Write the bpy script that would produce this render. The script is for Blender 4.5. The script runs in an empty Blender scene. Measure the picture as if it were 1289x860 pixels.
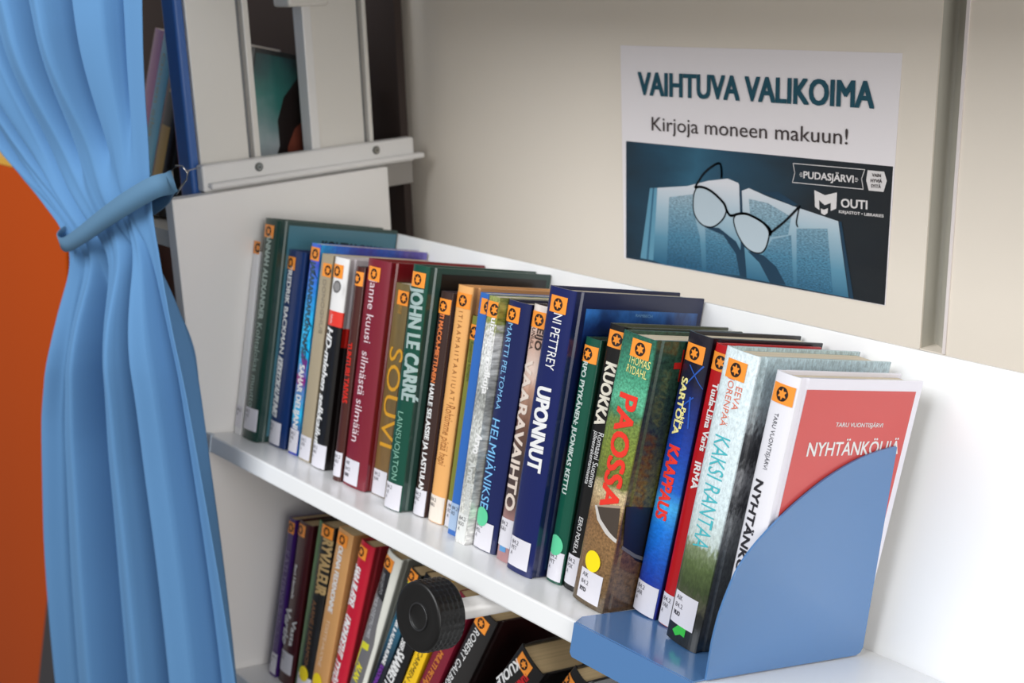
import bpy, bmesh, math, random
from mathutils import Vector, Matrix

# ------------------------------------------------------------------ camera, sky, lights, exposure
SC = bpy.context.scene
COL = SC.collection
THETA = math.radians(13.1415)                      # the shelves tilt back towards the wall
AX = Vector((1, 0, 0))
AD = Vector((0, math.cos(THETA), -math.sin(THETA)))   # down the shelf, towards the wall
AN = Vector((0, math.sin(THETA), math.cos(THETA)))    # square off the shelf

cd = bpy.data.cameras.new('camera')
cam = bpy.data.objects.new('camera', cd)
COL.objects.link(cam)
cd.sensor_width = 36.0
cd.lens = 1569.389 / 1289 * 36.0
cd.clip_start = 0.02
r0 = Vector((0.66319416, 0.74779558, -0.03122938))
r1 = Vector((0.1956347, -0.21347453, -0.95716022))
r2 = Vector((-0.72242686, 0.62867352, -0.28786982))
cam.matrix_world = Matrix(((r0.x, -r1.x, -r2.x, 1.06580396), (r0.y, -r1.y, -r2.y, -0.53498904),
                           (r0.z, -r1.z, -r2.z, 0.43597125), (0, 0, 0, 1)))
cd.dof.use_dof = True
cd.dof.focus_distance = 0.86
cd.dof.aperture_fstop = 9.0
SC.camera = cam

wd = bpy.data.worlds.new('room_light')
SC.world = wd
wd.use_nodes = True
bg = wd.node_tree.nodes['Background']
bg.inputs[0].default_value = (1.0, 0.985, 0.97, 1)
bg.inputs[1].default_value = 0.22

def area_light(name, loc, target, sx, sy, power, color):
    l = bpy.data.lights.new(name, 'AREA')
    l.shape = 'RECTANGLE'; l.size = sx; l.size_y = sy; l.energy = power; l.color = color
    o = bpy.data.objects.new(name, l); COL.objects.link(o)
    o.location = loc
    o.rotation_euler = (Vector(target) - Vector(loc)).to_track_quat('-Z', 'Y').to_euler()
    return o
area_light('window_daylight', (0.2, -1.75, 1.55), (0.35, 0.15, 0.1), 1.7, 1.2, 52, (0.97, 0.985, 1.0))
area_light('side_fill', (2.5, -0.75, 0.75), (0.3, 0.15, 0.15), 1.0, 1.6, 25, (1.0, 0.985, 0.96))  # unseen fill lamp, added to brighten the sides facing right

SC.view_settings.view_transform = 'Standard'
SC.view_settings.look = 'None'
SC.view_settings.exposure = 0.0
SC.view_settings.gamma = 1.0
SC.view_settings.use_curve_mapping = False

# ------------------------------------------------------------------ helpers
def lin(c):
    out = []
    for v in c[:3]:
        v /= 255.0
        out.append(v / 12.92 if v <= 0.04045 else ((v + 0.055) / 1.055) ** 2.4)
    return (*out, 1.0)

MATS = {}
def mat(name, rgb, rough=0.5, coat=0.0, metal=0.0, bump=None, spec=0.5):
    key = (name, tuple(rgb))
    if key in MATS: return MATS[key]
    m = bpy.data.materials.new(name); m.use_nodes = True
    nt = m.node_tree; p = nt.nodes['Principled BSDF']
    p.inputs['Base Color'].default_value = lin(rgb)
    p.inputs['Roughness'].default_value = rough
    p.inputs['Metallic'].default_value = metal
    p.inputs['Coat Weight'].default_value = coat
    p.inputs['Coat Roughness'].default_value = 0.12
    p.inputs['Specular IOR Level'].default_value = spec
    if bump:
        tc = nt.nodes.new('ShaderNodeTexCoord'); nz = nt.nodes.new('ShaderNodeTexNoise')
        nz.inputs['Scale'].default_value = bump[0]; nz.inputs['Detail'].default_value = 4
        bp = nt.nodes.new('ShaderNodeBump'); bp.inputs['Strength'].default_value = bump[1]
        bp.inputs['Distance'].default_value = bump[2] if len(bump) > 2 else 0.001
        nt.links.new(tc.outputs['Object'], nz.inputs['Vector'])
        nt.links.new(nz.outputs[0], bp.inputs['Height'])
        nt.links.new(bp.outputs[0], p.inputs['Normal'])
    MATS[key] = m
    return m

def ramp_mat(name, stops, axis='v', wob=(9.0, 0.0), grain=None, rough=0.3, coat=0.5, interp='LINEAR', stretch=(1, 1)):
    """printed surface: a colour ramp across the UV, its lines broken by noise; grain = (scale, amount, detail)"""
    m = bpy.data.materials.new(name); m.use_nodes = True
    nt = m.node_tree; L = nt.links; p = nt.nodes['Principled BSDF']
    uv = nt.nodes.new('ShaderNodeTexCoord'); sep = nt.nodes.new('ShaderNodeSeparateXYZ')
    mp = nt.nodes.new('ShaderNodeMapping'); mp.inputs['Scale'].default_value = (stretch[0], stretch[1], 1)
    L.new(uv.outputs['UV'], sep.inputs[0]); L.new(uv.outputs['UV'], mp.inputs[0])
    src = sep.outputs['X' if axis == 'u' else 'Y']
    if wob[1]:
        nz = nt.nodes.new('ShaderNodeTexNoise'); nz.inputs['Scale'].default_value = wob[0]; nz.inputs['Detail'].default_value = 6
        L.new(mp.outputs[0], nz.inputs['Vector'])
        a = nt.nodes.new('ShaderNodeMath'); a.operation = 'MULTIPLY_ADD'
        a.inputs[1].default_value = wob[1]
        b = nt.nodes.new('ShaderNodeMath'); b.operation = 'SUBTRACT'; b.inputs[1].default_value = wob[1] * 0.5
        L.new(nz.outputs[0], a.inputs[0]); L.new(src, a.inputs[2]); L.new(a.outputs[0], b.inputs[0]); src = b.outputs[0]
    r = nt.nodes.new('ShaderNodeValToRGB'); r.color_ramp.interpolation = interp
    els = r.color_ramp.elements
    while len(els) < len(stops): els.new(0.5)
    for e, (pos, c) in zip(els, stops): e.position = pos
    for e, (pos, c) in zip(els, stops): e.color = lin(c)
    L.new(src, r.inputs[0]); col = r.outputs[0]
    if grain:
        g = nt.nodes.new('ShaderNodeTexNoise'); g.inputs['Scale'].default_value = grain[0]
        g.inputs['Detail'].default_value = grain[2] if len(grain) > 2 else 5
        g.inputs['Roughness'].default_value = 0.7
        L.new(mp.outputs[0], g.inputs['Vector'])
        mr = nt.nodes.new('ShaderNodeMapRange'); mr.inputs['From Min'].default_value = 0.3; mr.inputs['From Max'].default_value = 0.7
        mr.inputs['To Min'].default_value = 1 - grain[1]; mr.inputs['To Max'].default_value = 1 + grain[1]
        L.new(g.outputs[0], mr.inputs['Value'])
        mx = nt.nodes.new('ShaderNodeVectorMath'); mx.operation = 'SCALE'
        L.new(col, mx.inputs[0]); L.new(mr.outputs[0], mx.inputs['Scale']); col = mx.outputs[0]
    L.new(col, p.inputs['Base Color'])
    p.inputs['Roughness'].default_value = rough; p.inputs['Coat Weight'].default_value = coat
    p.inputs['Coat Roughness'].default_value = 0.12
    return m

class MB:
    """collects faces with material slots, then links them as ONE mesh object"""
    def __init__(s): s.v = []; s.f = []; s.m = []; s.mats = []; s.sm = []
    def slot(s, m):
        if m not in s.mats: s.mats.append(m)
        return s.mats.index(m)
    def face(s, pts, m, smooth=False):
        i = len(s.v); s.v += [tuple(p) for p in pts]
        s.f.append(tuple(range(i, i + len(pts)))); s.m.append(s.slot(m)); s.sm.append(smooth)
    def mesh(s, verts, faces, m, smooth=False):
        i = len(s.v); s.v += [tuple(p) for p in verts]; k = s.slot(m)
        for f in faces: s.f.append(tuple(i + j for j in f)); s.m.append(k); s.sm.append(smooth)
    def box(s, lo, hi, m, fr=None):
        x0, y0, z0 = lo; x1, y1, z1 = hi
        V = [(x0,y0,z0),(x1,y0,z0),(x1,y1,z0),(x0,y1,z0),(x0,y0,z1),(x1,y0,z1),(x1,y1,z1),(x0,y1,z1)]
        if fr: V = [fr(*p) for p in V]
        s.mesh(V, [(0,3,2,1),(4,5,6,7),(0,1,5,4),(1,2,6,5),(2,3,7,6),(3,0,4,7)], m)
    def prism(s, poly, h0, h1, m, fr):
        """poly of 2D points pushed from h0 to h1; fr(p, q, h) gives the 3D point"""
        n = len(poly)
        V = [fr(p[0], p[1], h0) for p in poly] + [fr(p[0], p[1], h1) for p in poly]
        F = [tuple(range(n))[::-1], tuple(range(n, 2 * n))]
        F += [(i, (i + 1) % n, n + (i + 1) % n, n + i) for i in range(n)]
        s.mesh(V, F, m)
    def tube(s, pts, r, m, seg=10, closed=False, cap=True):
        pts = [Vector(p) for p in pts]; n = len(pts); rings = []
        up = Vector((0.13, 0.31, 0.94))
        for i, p in enumerate(pts):
            a = pts[(i - 1) % n] if (closed or i) else p
            b = pts[(i + 1) % n] if (closed or i < n - 1) else p
            t = (b - a).normalized(); u = t.cross(up).normalized(); w = u.cross(t)
            rr = r[i] if isinstance(r, (list, tuple)) else r
            rings.append([p + rr * (math.cos(2 * math.pi * k / seg) * u + math.sin(2 * math.pi * k / seg) * w) for k in range(seg)])
        V = [q for R_ in rings for q in R_]; F = []
        for i in range(n if closed else n - 1):
            j = (i + 1) % n
            F += [(i * seg + k, i * seg + (k + 1) % seg, j * seg + (k + 1) % seg, j * seg + k) for k in range(seg)]
        if cap and not closed: F += [tuple(range(seg))[::-1], tuple(range((n - 1) * seg, n * seg))]
        s.mesh(V, F, m, True)
    def build(s, name, parent=None, uv=None, bevel=0, seg=2, tri=False, loc=None, merge=False):
        me = bpy.data.meshes.new(name)
        me.from_pydata(s.v, [], s.f)
        for m in s.mats: me.materials.append(m)
        for p, k, q in zip(me.polygons, s.m, s.sm): p.material_index = k; p.use_smooth = q
        if uv or tri or merge:
            bm = bmesh.new(); bm.from_mesh(me)
            if merge: bmesh.ops.remove_doubles(bm, verts=bm.verts, dist=1e-6)
            if tri:
                big = [f for f in bm.faces if len(f.verts) > 4]
                if big: bmesh.ops.triangulate(bm, faces=big)
            if uv:
                lay = bm.loops.layers.uv.new('UVMap')
                for f in bm.faces:
                    for l in f.loops: l[lay].uv = uv(l.vert.co)
            bm.to_mesh(me); bm.free()
        me.update()
        o = bpy.data.objects.new(name, me); COL.objects.link(o)
        if loc is not None: o.location = loc
        if parent: o.parent = parent
        if bevel:
            b = o.modifiers.new('bevel', 'BEVEL'); b.width = bevel; b.segments = seg; b.limit_method = 'ANGLE'
            b.angle_limit = math.radians(50)
        return o

def thing(name, label, cat, M=None, group=None):
    o = bpy.data.objects.new(name, None); COL.objects.link(o); o.empty_display_size = 0.02
    if M is not None: o.matrix_world = M
    o['label'] = label; o['category'] = cat
    if group: o['group'] = group
    return o
def tag(o, label, cat, group=None):
    o['label'] = label; o['category'] = cat
    if group: o['group'] = group
    return o
def struct(o): o['kind'] = 'structure'; return o

TEXT = {}
def flat_text(s):
    cu = bpy.data.curves.new('lettering', 'FONT'); cu.body = s; cu.resolution_u = 3
    o = bpy.data.objects.new('lettering', cu); COL.objects.link(o)
    dg = bpy.context.evaluated_depsgraph_get(); ev = o.evaluated_get(dg)
    me = ev.to_mesh()
    V = [(v.co.x, v.co.y) for v in me.vertices]; F = [tuple(p.vertices) for p in me.polygons]
    ev.to_mesh_clear(); bpy.data.objects.remove(o); bpy.data.curves.remove(cu)
    return V, F
CAP = max(v[1] for v in flat_text('H')[0])
def text_shape(s):
    """flat outlines of a line of lettering; x from 0 to 1, y in cap heights"""
    if s not in TEXT:
        V, F = flat_text(s)
        x0 = min(v[0] for v in V); x1 = max(v[0] for v in V)
        TEXT[s] = ([((x - x0) / (x1 - x0), y / CAP) for x, y in V], F)
    return TEXT[s]
def drape(mb, V, F, m, fr, cuts=None):
    """lay flat shapes on a surface; cuts are the lines at which a rounded spine bends"""
    if cuts:
        bm = bmesh.new()
        vs = [bm.verts.new((p[0], p[1], 0)) for p in V]
        for f in F:
            try: bm.faces.new([vs[i] for i in f])
            except ValueError: pass
        for a in cuts:
            bmesh.ops.bisect_plane(bm, geom=bm.verts[:] + bm.edges[:] + bm.faces[:], plane_co=(a, 0, 0), plane_no=(1, 0, 0))
        bm.verts.index_update()
        V = [(v.co.x, v.co.y) for v in bm.verts]; F = [tuple(v.index for v in f.verts) for f in bm.faces]
        bm.free()
    mb.mesh([fr(p[0], p[1]) for p in V], F, m)
def letter(mb, s, p0, p1, h, m, fr, bold=0.0, ital=False, cuts=None, lift=(0, -2.5e-5, 0)):
    """lettering from p0 to p1 (centre line), cap height h, laid on the surface fr(p, q)"""
    V, F = text_shape(s)
    d = Vector((p1[0] - p0[0], p1[1] - p0[1])); L_ = d.length; d /= L_
    u = Vector((-d.y, d.x))
    for n_, (sx, sy) in enumerate(((-1, 0.6), (1, 0.6), (-1, -0.6), (1, -0.6), (0, 0)) if bold else ((0, 0),)):
        VV = []
        for x, y in V:
            yy = ((y - 0.5) * (1 - 1.2 * bold) + sy * bold) * h
            q = Vector(p0) + d * (x * L_ + sx * bold * h + (0.22 * yy if ital else 0)) + u * yy
            VV.append((q.x, q.y))
        drape(mb, VV, F, m, lambda p, q: Vector(fr(p, q)) + Vector(lift) * n_, cuts)

# ------------------------------------------------------------------ measured books: place, size, stickers and lettering
BOOKS = {
 'white': {'o': [-0.014, 0.0278, -0.00628], 'w': 0.012, 'h': 0.186, 'dep': 0.125, 'yaw': -0.3, 'lean': -0.7, 'st': (0.0091, 0.1893), 'lab': (0.0085, 0.018, ['84.2', 'A'])},
 'annah': {'o': [0.0012, 0.02692, -0.00608], 'w': 0.0272, 'h': 0.2203, 'dep': 0.145, 'yaw': -0.6, 'lean': -0.7, 'st': (0.0118, 0.2082), 'lab': (0.0143, 0.0211, ['84.2', 'ALE', 'A']), 't': [('ANNAH ALEXANDER', 0.014, 0.2061, 0.0135, 0.1215, 0.0085, (160, 180, 172), 'b'), ('Kohtalokas muutto', 0.0133, 0.1173, 0.0132, 0.0328, 0.0091, (150, 175, 165), '')], 'ct': [('KOHTALOKAS', 0.0525, 0.1993, 0.1269, 0.1972, 0.0097, (20, 25, 28), 'b')]},
 'backman': {'o': [0.0288, 0.03997, -0.00913], 'w': 0.03, 'h': 0.194, 'dep': 0.128, 'yaw': -0.4, 'lean': -0.8, 'st': (0.0082, 0.1813), 'lab': (0.011, 0.013, ['84.2', 'BAC', 'A']), 't': [('FREDRIK BACKMAN', 0.009, 0.1783, 0.0089, 0.0921, 0.0082, (235, 235, 235), 'b'), ('KIEKKOKAUPUNKI', 0.0083, 0.0878, 0.0077, 0.0296, 0.0109, (235, 235, 235), 'bi')]},
 'sahar': {'o': [0.0655, 0.04153, -0.00949], 'w': 0.0155, 'h': 0.2055, 'dep': 0.129, 'yaw': 0, 'lean': -0.4, 'st': (0.0088, 0.1958), 'lab': (0.0114, 0.0134, ['84.2', 'DEL', 'A']), 't': [('JAKARANDAPUUN LAPSET', 0.0073, 0.1883, 0.0082, 0.0933, 0.0079, (40, 80, 95), 'b'), ('SAHAR DELIJANI', 0.0085, 0.0883, 0.0084, 0.0257, 0.0085, (235, 235, 235), 'b')], 'art': [([(0.0101, 0.1813), (0.0199, 0.1737), (0.0187, 0.1728), (0.0078, 0.1795)], (25, 35, 70)), ([(0.0088, 0.1344), (0.0213, 0.1275), (0.0084, 0.1097), (0.0237, 0.1026), (0.0199, 0.1011), (0.0044, 0.1089), (0.0147, 0.1263), (0.0065, 0.1325)], (30, 30, 70)), ([(0.0029, 0.1024), (0.0173, 0.0936), (0.0143, 0.0814), (0.0066, 0.0914)], (110, 50, 130)), ([(0.0008, 0.0785), (0.0155, 0.0754), (0.0141, 0.0689), (0.0027, 0.0695)], (150, 40, 130))]},
 'beige': {'o': [0.087, 0.03997, -0.00913], 'w': 0.0185, 'h': 0.1985, 'dep': 0.126, 'yaw': -0.3, 'lean': -0.4, 'st': (0.0135, 0.184), 'lab': (0.0099, 0.0126, ['84.2', 'DON', 'A']), 't': [('DONOGHUE', 0.01, 0.1748, 0.0125, 0.1239, 0.0051, (140, 130, 115), '')]},
 'hd': {'o': [0.1105, 0.03763, -0.00858], 'w': 0.0225, 'h': 0.199, 'dep': 0.128, 'yaw': -0.3, 'lean': -0.5, 'st': (0.0089, 0.1862), 'lab': (0.0116, 0.0105, ['84.2', 'HAN', 'A']), 't': [('Koko tarina', 0.009, 0.1456, 0.009, 0.1374, 0.0037, (235, 235, 235), ''), ('HD-miehen selkkailut', 0.0082, 0.132, 0.0065, 0.0218, 0.0099, (235, 235, 235), 'bi')], 'art': [([(0.017, 0.1729), (0.0165, 0.1698), (0.0144, 0.1674), (0.0114, 0.1661), (0.0082, 0.1664), (0.0056, 0.1681), (0.0045, 0.1709), (0.005, 0.174), (0.0071, 0.1765), (0.0102, 0.1777), (0.0134, 0.1774), (0.0159, 0.1757)], (150, 150, 152)), ([(0.015, 0.1726), (0.0148, 0.1705), (0.0136, 0.1688), (0.0116, 0.168), (0.0093, 0.1681), (0.0075, 0.1693), (0.0065, 0.1712), (0.0067, 0.1733), (0.008, 0.175), (0.01, 0.1758), (0.0122, 0.1756), (0.014, 0.1744)], (196, 196, 198))], 'cart': [([(-0.0039, 0.1736), (-0.0043, 0.1706), (-0.0057, 0.1684), (-0.0078, 0.1676), (-0.0101, 0.1683), (-0.0118, 0.1704), (-0.0126, 0.1733), (-0.0122, 0.1762), (-0.0108, 0.1784), (-0.0087, 0.1792), (-0.0064, 0.1786), (-0.0047, 0.1765)], (150, 150, 152)), ([(-0.0053, 0.1735), (-0.0054, 0.1715), (-0.0063, 0.17), (-0.0077, 0.1694), (-0.0092, 0.1699), (-0.0105, 0.1713), (-0.0112, 0.1733), (-0.0111, 0.1753), (-0.0102, 0.1768), (-0.0088, 0.1774), (-0.0073, 0.1769), (-0.006, 0.1755)], (196, 196, 198))]},
 'brownthin': {'o': [0.157, 0.03101, -0.00704], 'w': 0.012, 'h': 0.1965, 'dep': 0.125, 'yaw': -0.4, 'lean': -0.8, 'st': (0.005, 0.1857), 'lab': (0.0081, 0.0155, ['84.2', 'HAU', 'A']), 't': [('TUNTURI TAIVAS', 0.0056, 0.1274, 0.0072, 0.0727, 0.0065, (205, 40, 25), 'b')]},
 'silm': {'o': [0.1697, 0.03306, -0.00751], 'w': 0.0335, 'h': 0.206, 'dep': 0.139, 'yaw': -0.5, 'lean': -0.8, 'st': (0.0137, 0.1932), 'lab': (0.0135, 0.0135, ['AIK', '84.2', 'KUU']), 't': [('janne kuusi', 0.0146, 0.1883, 0.0153, 0.1318, 0.0103, (235, 215, 220), ''), ('silmästä', 0.0148, 0.1236, 0.0147, 0.0841, 0.0103, (235, 215, 220), ''), ('silmään', 0.0143, 0.0799, 0.014, 0.0413, 0.0102, (235, 215, 220), '')]},
 'suovi': {'o': [0.2045, 0.04192, -0.00958], 'w': 0.02, 'h': 0.19, 'dep': 0.125, 'yaw': -0.4, 'lean': -0.9, 'st': (0.0141, 0.1777), 'lab': (0.0131, 0.0102, ['84.2', 'KAR']), 't': [('SOUVI', 0.0122, 0.1337, 0.0133, 0.0449, 0.0175, (215, 155, 40), ''), ('SAMI KARI', 0.011, 0.1721, 0.0103, 0.1636, 0.0055, (190, 140, 60), '')]},
 'john': {'o': [0.2405, 0.02829, -0.0064], 'w': 0.0222, 'h': 0.2112, 'dep': 0.144, 'yaw': -0.3, 'lean': -0.7, 'st': (0.0111, 0.199), 'lab': (0.0123, 0.0116, ['84.2', 'LE', 'A']), 't': [('JOHN LE CARRÉ', 0.0116, 0.1924, 0.0165, 0.0965, 0.0157, (165, 185, 182), 'b'), ('LAINSUOJATON', 0.0101, 0.0854, 0.0118, 0.0262, 0.0073, (130, 180, 160), '')]},
 'macca': {'o': [0.2658, 0.04046, -0.00924], 'w': 0.0155, 'h': 0.193, 'dep': 0.122, 'yaw': 0, 'lean': -0.6, 'st': (0.0077, 0.1808), 'lab': (0.0097, 0.0113, ['84.2', 'MAC', 'A']), 't': [('TI MACCA-MIETTUNEN', 0.008, 0.175, 0.0069, 0.1158, 0.0056, (225, 125, 70), 'b'), ('HAILE SELASSIE JA LASTULAN', 0.0065, 0.1141, 0.0089, 0.0208, 0.0061, (235, 235, 235), 'b')]},
 'tan': {'o': [0.2835, 0.04299, -0.00983], 'w': 0.019, 'h': 0.2015, 'dep': 0.1295, 'yaw': 0, 'lean': -0.5, 'st': (0.0107, 0.1892), 'lab': (0.0122, 0.0096, ['84.2', 'NAU']), 't': [('I T I A A M A I I T A A I I U A T I', 0.0101, 0.1802, 0.0128, 0.1031, 0.005, (150, 98, 50), ''), ('Rohtimme pitää hepi', 0.0123, 0.1013, 0.0107, 0.0498, 0.0099, (165, 105, 50), '')]},
 'olive': {'o': [0.3037, 0.04601, -0.01054], 'w': 0.01, 'h': 0.179, 'dep': 0.115, 'yaw': 0, 'lean': -0.2, 'st': (0.0053, 0.1659), 'lab': (0.004, 0.0114, ['84.2', 'RO', 'A']), 't': [('Rosenlund Romaani', 0.0042, 0.158, 0.0055, 0.125, 0.0044, (70, 85, 35), '')]},
 'blue': {'o': [0.32, 0.03637, -0.00829], 'w': 0.0105, 'h': 0.201, 'dep': 0.132, 'yaw': 0, 'lean': 0, 'st': (0.0122, 0.1906), 'lab': (0.0079, 0.0155, ['84.2', 'RO'])},
 'rock': {'o': [0.3385, 0.02927, -0.00658], 'w': 0.0125, 'h': 0.2015, 'dep': 0.132, 'yaw': 0, 'lean': 0.2, 'st': (0.0088, 0.1912), 'lab': (0.0105, 0.0134, ['84.2', 'ROO', 'A']), 't': [('uistojen polkuja', 0.01, 0.1845, 0.0111, 0.1241, 0.0064, (235, 235, 235), 'b'), ('Arvo', 0.0119, 0.0915, 0.0109, 0.0754, 0.0073, (235, 235, 235), 'b'), ('Arvo Ruohonen', 0.0084, 0.0679, 0.0113, 0.0198, 0.0081, (205, 208, 205), 'b')]},
 'helmi': {'o': [0.352, 0.03563, -0.00792], 'w': 0.0265, 'h': 0.201, 'dep': 0.136, 'yaw': 0.3, 'lean': 0.4, 'st': (0.0084, 0.1903), 'lab': (0.0091, 0.0109, ['84.2', 'PEL', 'A']), 'dot': (0.0076, 0.0263, (95, 205, 155)), 't': [('MARTTI PELTOMAA', 0.0081, 0.1832, 0.0077, 0.1136, 0.0059, (130, 190, 235), ''), ('HELMIJÄNIKSE', 0.0076, 0.1061, 0.0083, 0.0331, 0.0099, (125, 195, 245), '')]},
 'vaara': {'o': [0.3825, 0.03368, -0.00747], 'w': 0.018, 'h': 0.203, 'dep': 0.132, 'yaw': 0.7, 'lean': 0.6, 'st': (0.01, 0.1918), 'lab': (0.0073, 0.023, ['84.2', 'KAU']), 't': [('VAARAVAIHTO', 0.0052, 0.1596, 0.0085, 0.0414, 0.0112, (228, 212, 200), 'b'), ('EIJO', 0.013, 0.1856, 0.0127, 0.1692, 0.006, (60, 45, 40), 'b'), ('UNULA', 0.0058, 0.185, 0.0054, 0.1683, 0.0039, (60, 45, 40), '')], 'art': [([(0.0039, 0.0128), (0.0114, 0.0134), (0.0118, 0.0077), (0.0043, 0.0071)], (85, 150, 205))]},
 'uponnut': {'o': [0.403, 0.02644, -0.00551], 'w': 0.0283, 'h': 0.2203, 'dep': 0.1465, 'yaw': 1.2, 'lean': 0.9, 'st': (0.0139, 0.2079), 'lab': (0.0134, 0.0154, ['84.2', 'PET', 'A']), 't': [('NI PETTREY', 0.0154, 0.2013, 0.0151, 0.159, 0.0092, (235, 235, 235), ''), ('UPONNUT', 0.0132, 0.1446, 0.0153, 0.0812, 0.015, (235, 235, 235), 'b')], 'ct': [('RAMBECH', 0.0687, 0.2046, 0.0877, 0.2042, 0.0022, (120, 170, 215), '')]},
 'kettu': {'o': [0.4345, 0.03888, -0.00853], 'w': 0.016, 'h': 0.188, 'dep': 0.12, 'yaw': 1.8, 'lean': 1.2, 'st': (0.0067, 0.176), 'lab': (0.0071, 0.0132, ['84.2', 'PIT', 'A']), 'dot': (0.0061, 0.0289, (95, 205, 155)), 't': [('RPO PYYKÄNEN: JUONIKAS KETTU', 0.0059, 0.1702, 0.0061, 0.0692, 0.0053, (195, 210, 205), 'b')]},
 'kuokka': {'o': [0.452, 0.04001, -0.00853], 'w': 0.017, 'h': 0.202, 'dep': 0.13, 'yaw': 3, 'lean': 2, 'st': (0.0117, 0.1916), 'lab': (0.0053, 0.0154, ['84.2', 'POK', 'A']), 't': [('KUOKKA', 0.0105, 0.1739, 0.009, 0.1273, 0.0103, (232, 226, 210), 'b'), ('Romaani Suomen', 0.0131, 0.1224, 0.0122, 0.0812, 0.0047, (235, 235, 235), ''), ('jälleenrakentamisesta', 0.0081, 0.1225, 0.0076, 0.0821, 0.004, (235, 235, 235), ''), ('EERO POKELA', 0.0086, 0.0566, 0.0079, 0.0286, 0.0043, (235, 235, 235), '')]},
 'paossa': {'o': [0.473, 0.0288, -0.00463], 'w': 0.033, 'h': 0.2005, 'dep': 0.138, 'yaw': 4, 'lean': 3.2, 'st': (0.0216, 0.1914), 'lab': (0.0178, 0.0147, ['AIK', '84.2', 'RYD']), 'dot': (0.0165, 0.0335, (252, 225, 20)), 't': [('THOMAS', 0.0125, 0.183, 0.0322, 0.1821, 0.0056, (232, 224, 140), ''), ('RYDAHL', 0.0124, 0.1761, 0.0313, 0.1751, 0.0056, (232, 224, 140), ''), ('PAOSSA', 0.0193, 0.1577, 0.0205, 0.0754, 0.0173, (235, 55, 40), 'b')], 'ct': [('T', 0.0273, 0.1943, 0.0281, 0.172, 0.008, (190, 35, 30), 'b')], 'art': [([(0.0084, 0.0724), (0.0132, 0.0646), (0.0245, 0.0581), (0.0381, 0.0546), (0.0312, 0.079)], (72, 62, 54)), ([(0.0071, 0.0725), (0.0094, 0.0734), (0.0156, 0.0655), (0.0263, 0.0594), (0.0377, 0.0562), (0.0384, 0.0535), (0.0231, 0.057), (0.0126, 0.0637)], (205, 200, 195)), ([(0.0096, 0.0743), (0.0308, 0.0806), (0.0313, 0.0788), (0.0101, 0.0727)], (170, 150, 130))], 'cart': [([(0.0049, 0.0806), (0.0143, 0.08), (0.0488, 0.0766), (0.0578, 0.0266), (0.0254, 0.0383), (0.01, 0.0493)], (30, 27, 25)), ([(0.0087, 0.0512), (0.0241, 0.0433), (0.0372, 0.039), (0.0381, 0.0359), (0.0231, 0.0409), (0.0085, 0.0488)], (120, 118, 112))]},
 'kaappaus': {'o': [0.5092, 0.05472, -0.00974], 'w': 0.0235, 'h': 0.2065, 'dep': 0.117, 'yaw': 6, 'lean': 3.3, 'st': (0.0114, 0.1927), 'lab': (0.0093, 0.0079, ['84.2', 'SAR', 'A']), 't': [('SARTOLA', 0.0073, 0.1742, 0.0084, 0.1334, 0.0064, (248, 238, 160), 'b'), ('Pekka', 0.0124, 0.1537, 0.0127, 0.1384, 0.0037, (248, 238, 160), 'b'), ('KAAPPAUS', 0.0106, 0.1253, 0.0112, 0.072, 0.0111, (240, 60, 50), 'b')], 'art': [([(0.0087, 0.184), (0.0098, 0.1843), (0.0283, 0.1709), (0.0274, 0.1701)], (45, 90, 180)), ([(0.0207, 0.1862), (0.022, 0.186), (0.0062, 0.165), (0.0053, 0.1653)], (45, 90, 180)), ([(0.0054, 0.1509), (0.0179, 0.1633), (0.0189, 0.1628), (0.0057, 0.1499)], (40, 90, 190)), ([(0.015, 0.1625), (0.0164, 0.1629), (0.0196, 0.141), (0.0185, 0.1406)], (40, 90, 190))]},
 'red': {'o': [0.5348, 0.05363, -0.00999], 'w': 0.015, 'h': 0.2035, 'dep': 0.108, 'yaw': 6.5, 'lean': 3.3, 'st': (0.0095, 0.1917), 'lab': (0.0054, 0.008, ['84.2', 'VAR', 'A']), 't': [('Tuula-Liina Varis', 0.0096, 0.177, 0.0099, 0.1291, 0.005, (235, 235, 235), 'b'), ('IRMA', 0.0086, 0.1207, 0.0095, 0.1017, 0.0057, (235, 235, 235), 'b')]},
 'kaksi': {'o': [0.557, 0.0367, -0.0051], 'w': 0.03, 'h': 0.205, 'dep': 0.134, 'yaw': 7.3, 'lean': 3.4, 'st': (0.0145, 0.192), 'lab': (0.0137, 0.0236, ['AIK', '84.2', 'VUO']), 't': [('EEVA', 0.0205, 0.1821, 0.0201, 0.1664, 0.0051, (228, 125, 100), ''), ('JORENPÄÄ', 0.0126, 0.1867, 0.0131, 0.1535, 0.0052, (228, 125, 100), ''), ('KAKSI RANTAA', 0.0154, 0.147, 0.016, 0.0691, 0.0137, (75, 185, 195), '')], 'ct': [('JORENPÄÄ', 0.0699, 0.1917, 0.1246, 0.1916, 0.0066, (60, 70, 80), '')], 'art': [([(0.0067, 0.0071), (0.0141, 0.0151), (0.0192, 0.0141), (0.0191, 0.0065), (0.0149, 0.0069), (0.0108, 0.0043)], (60, 190, 70))]},
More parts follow.
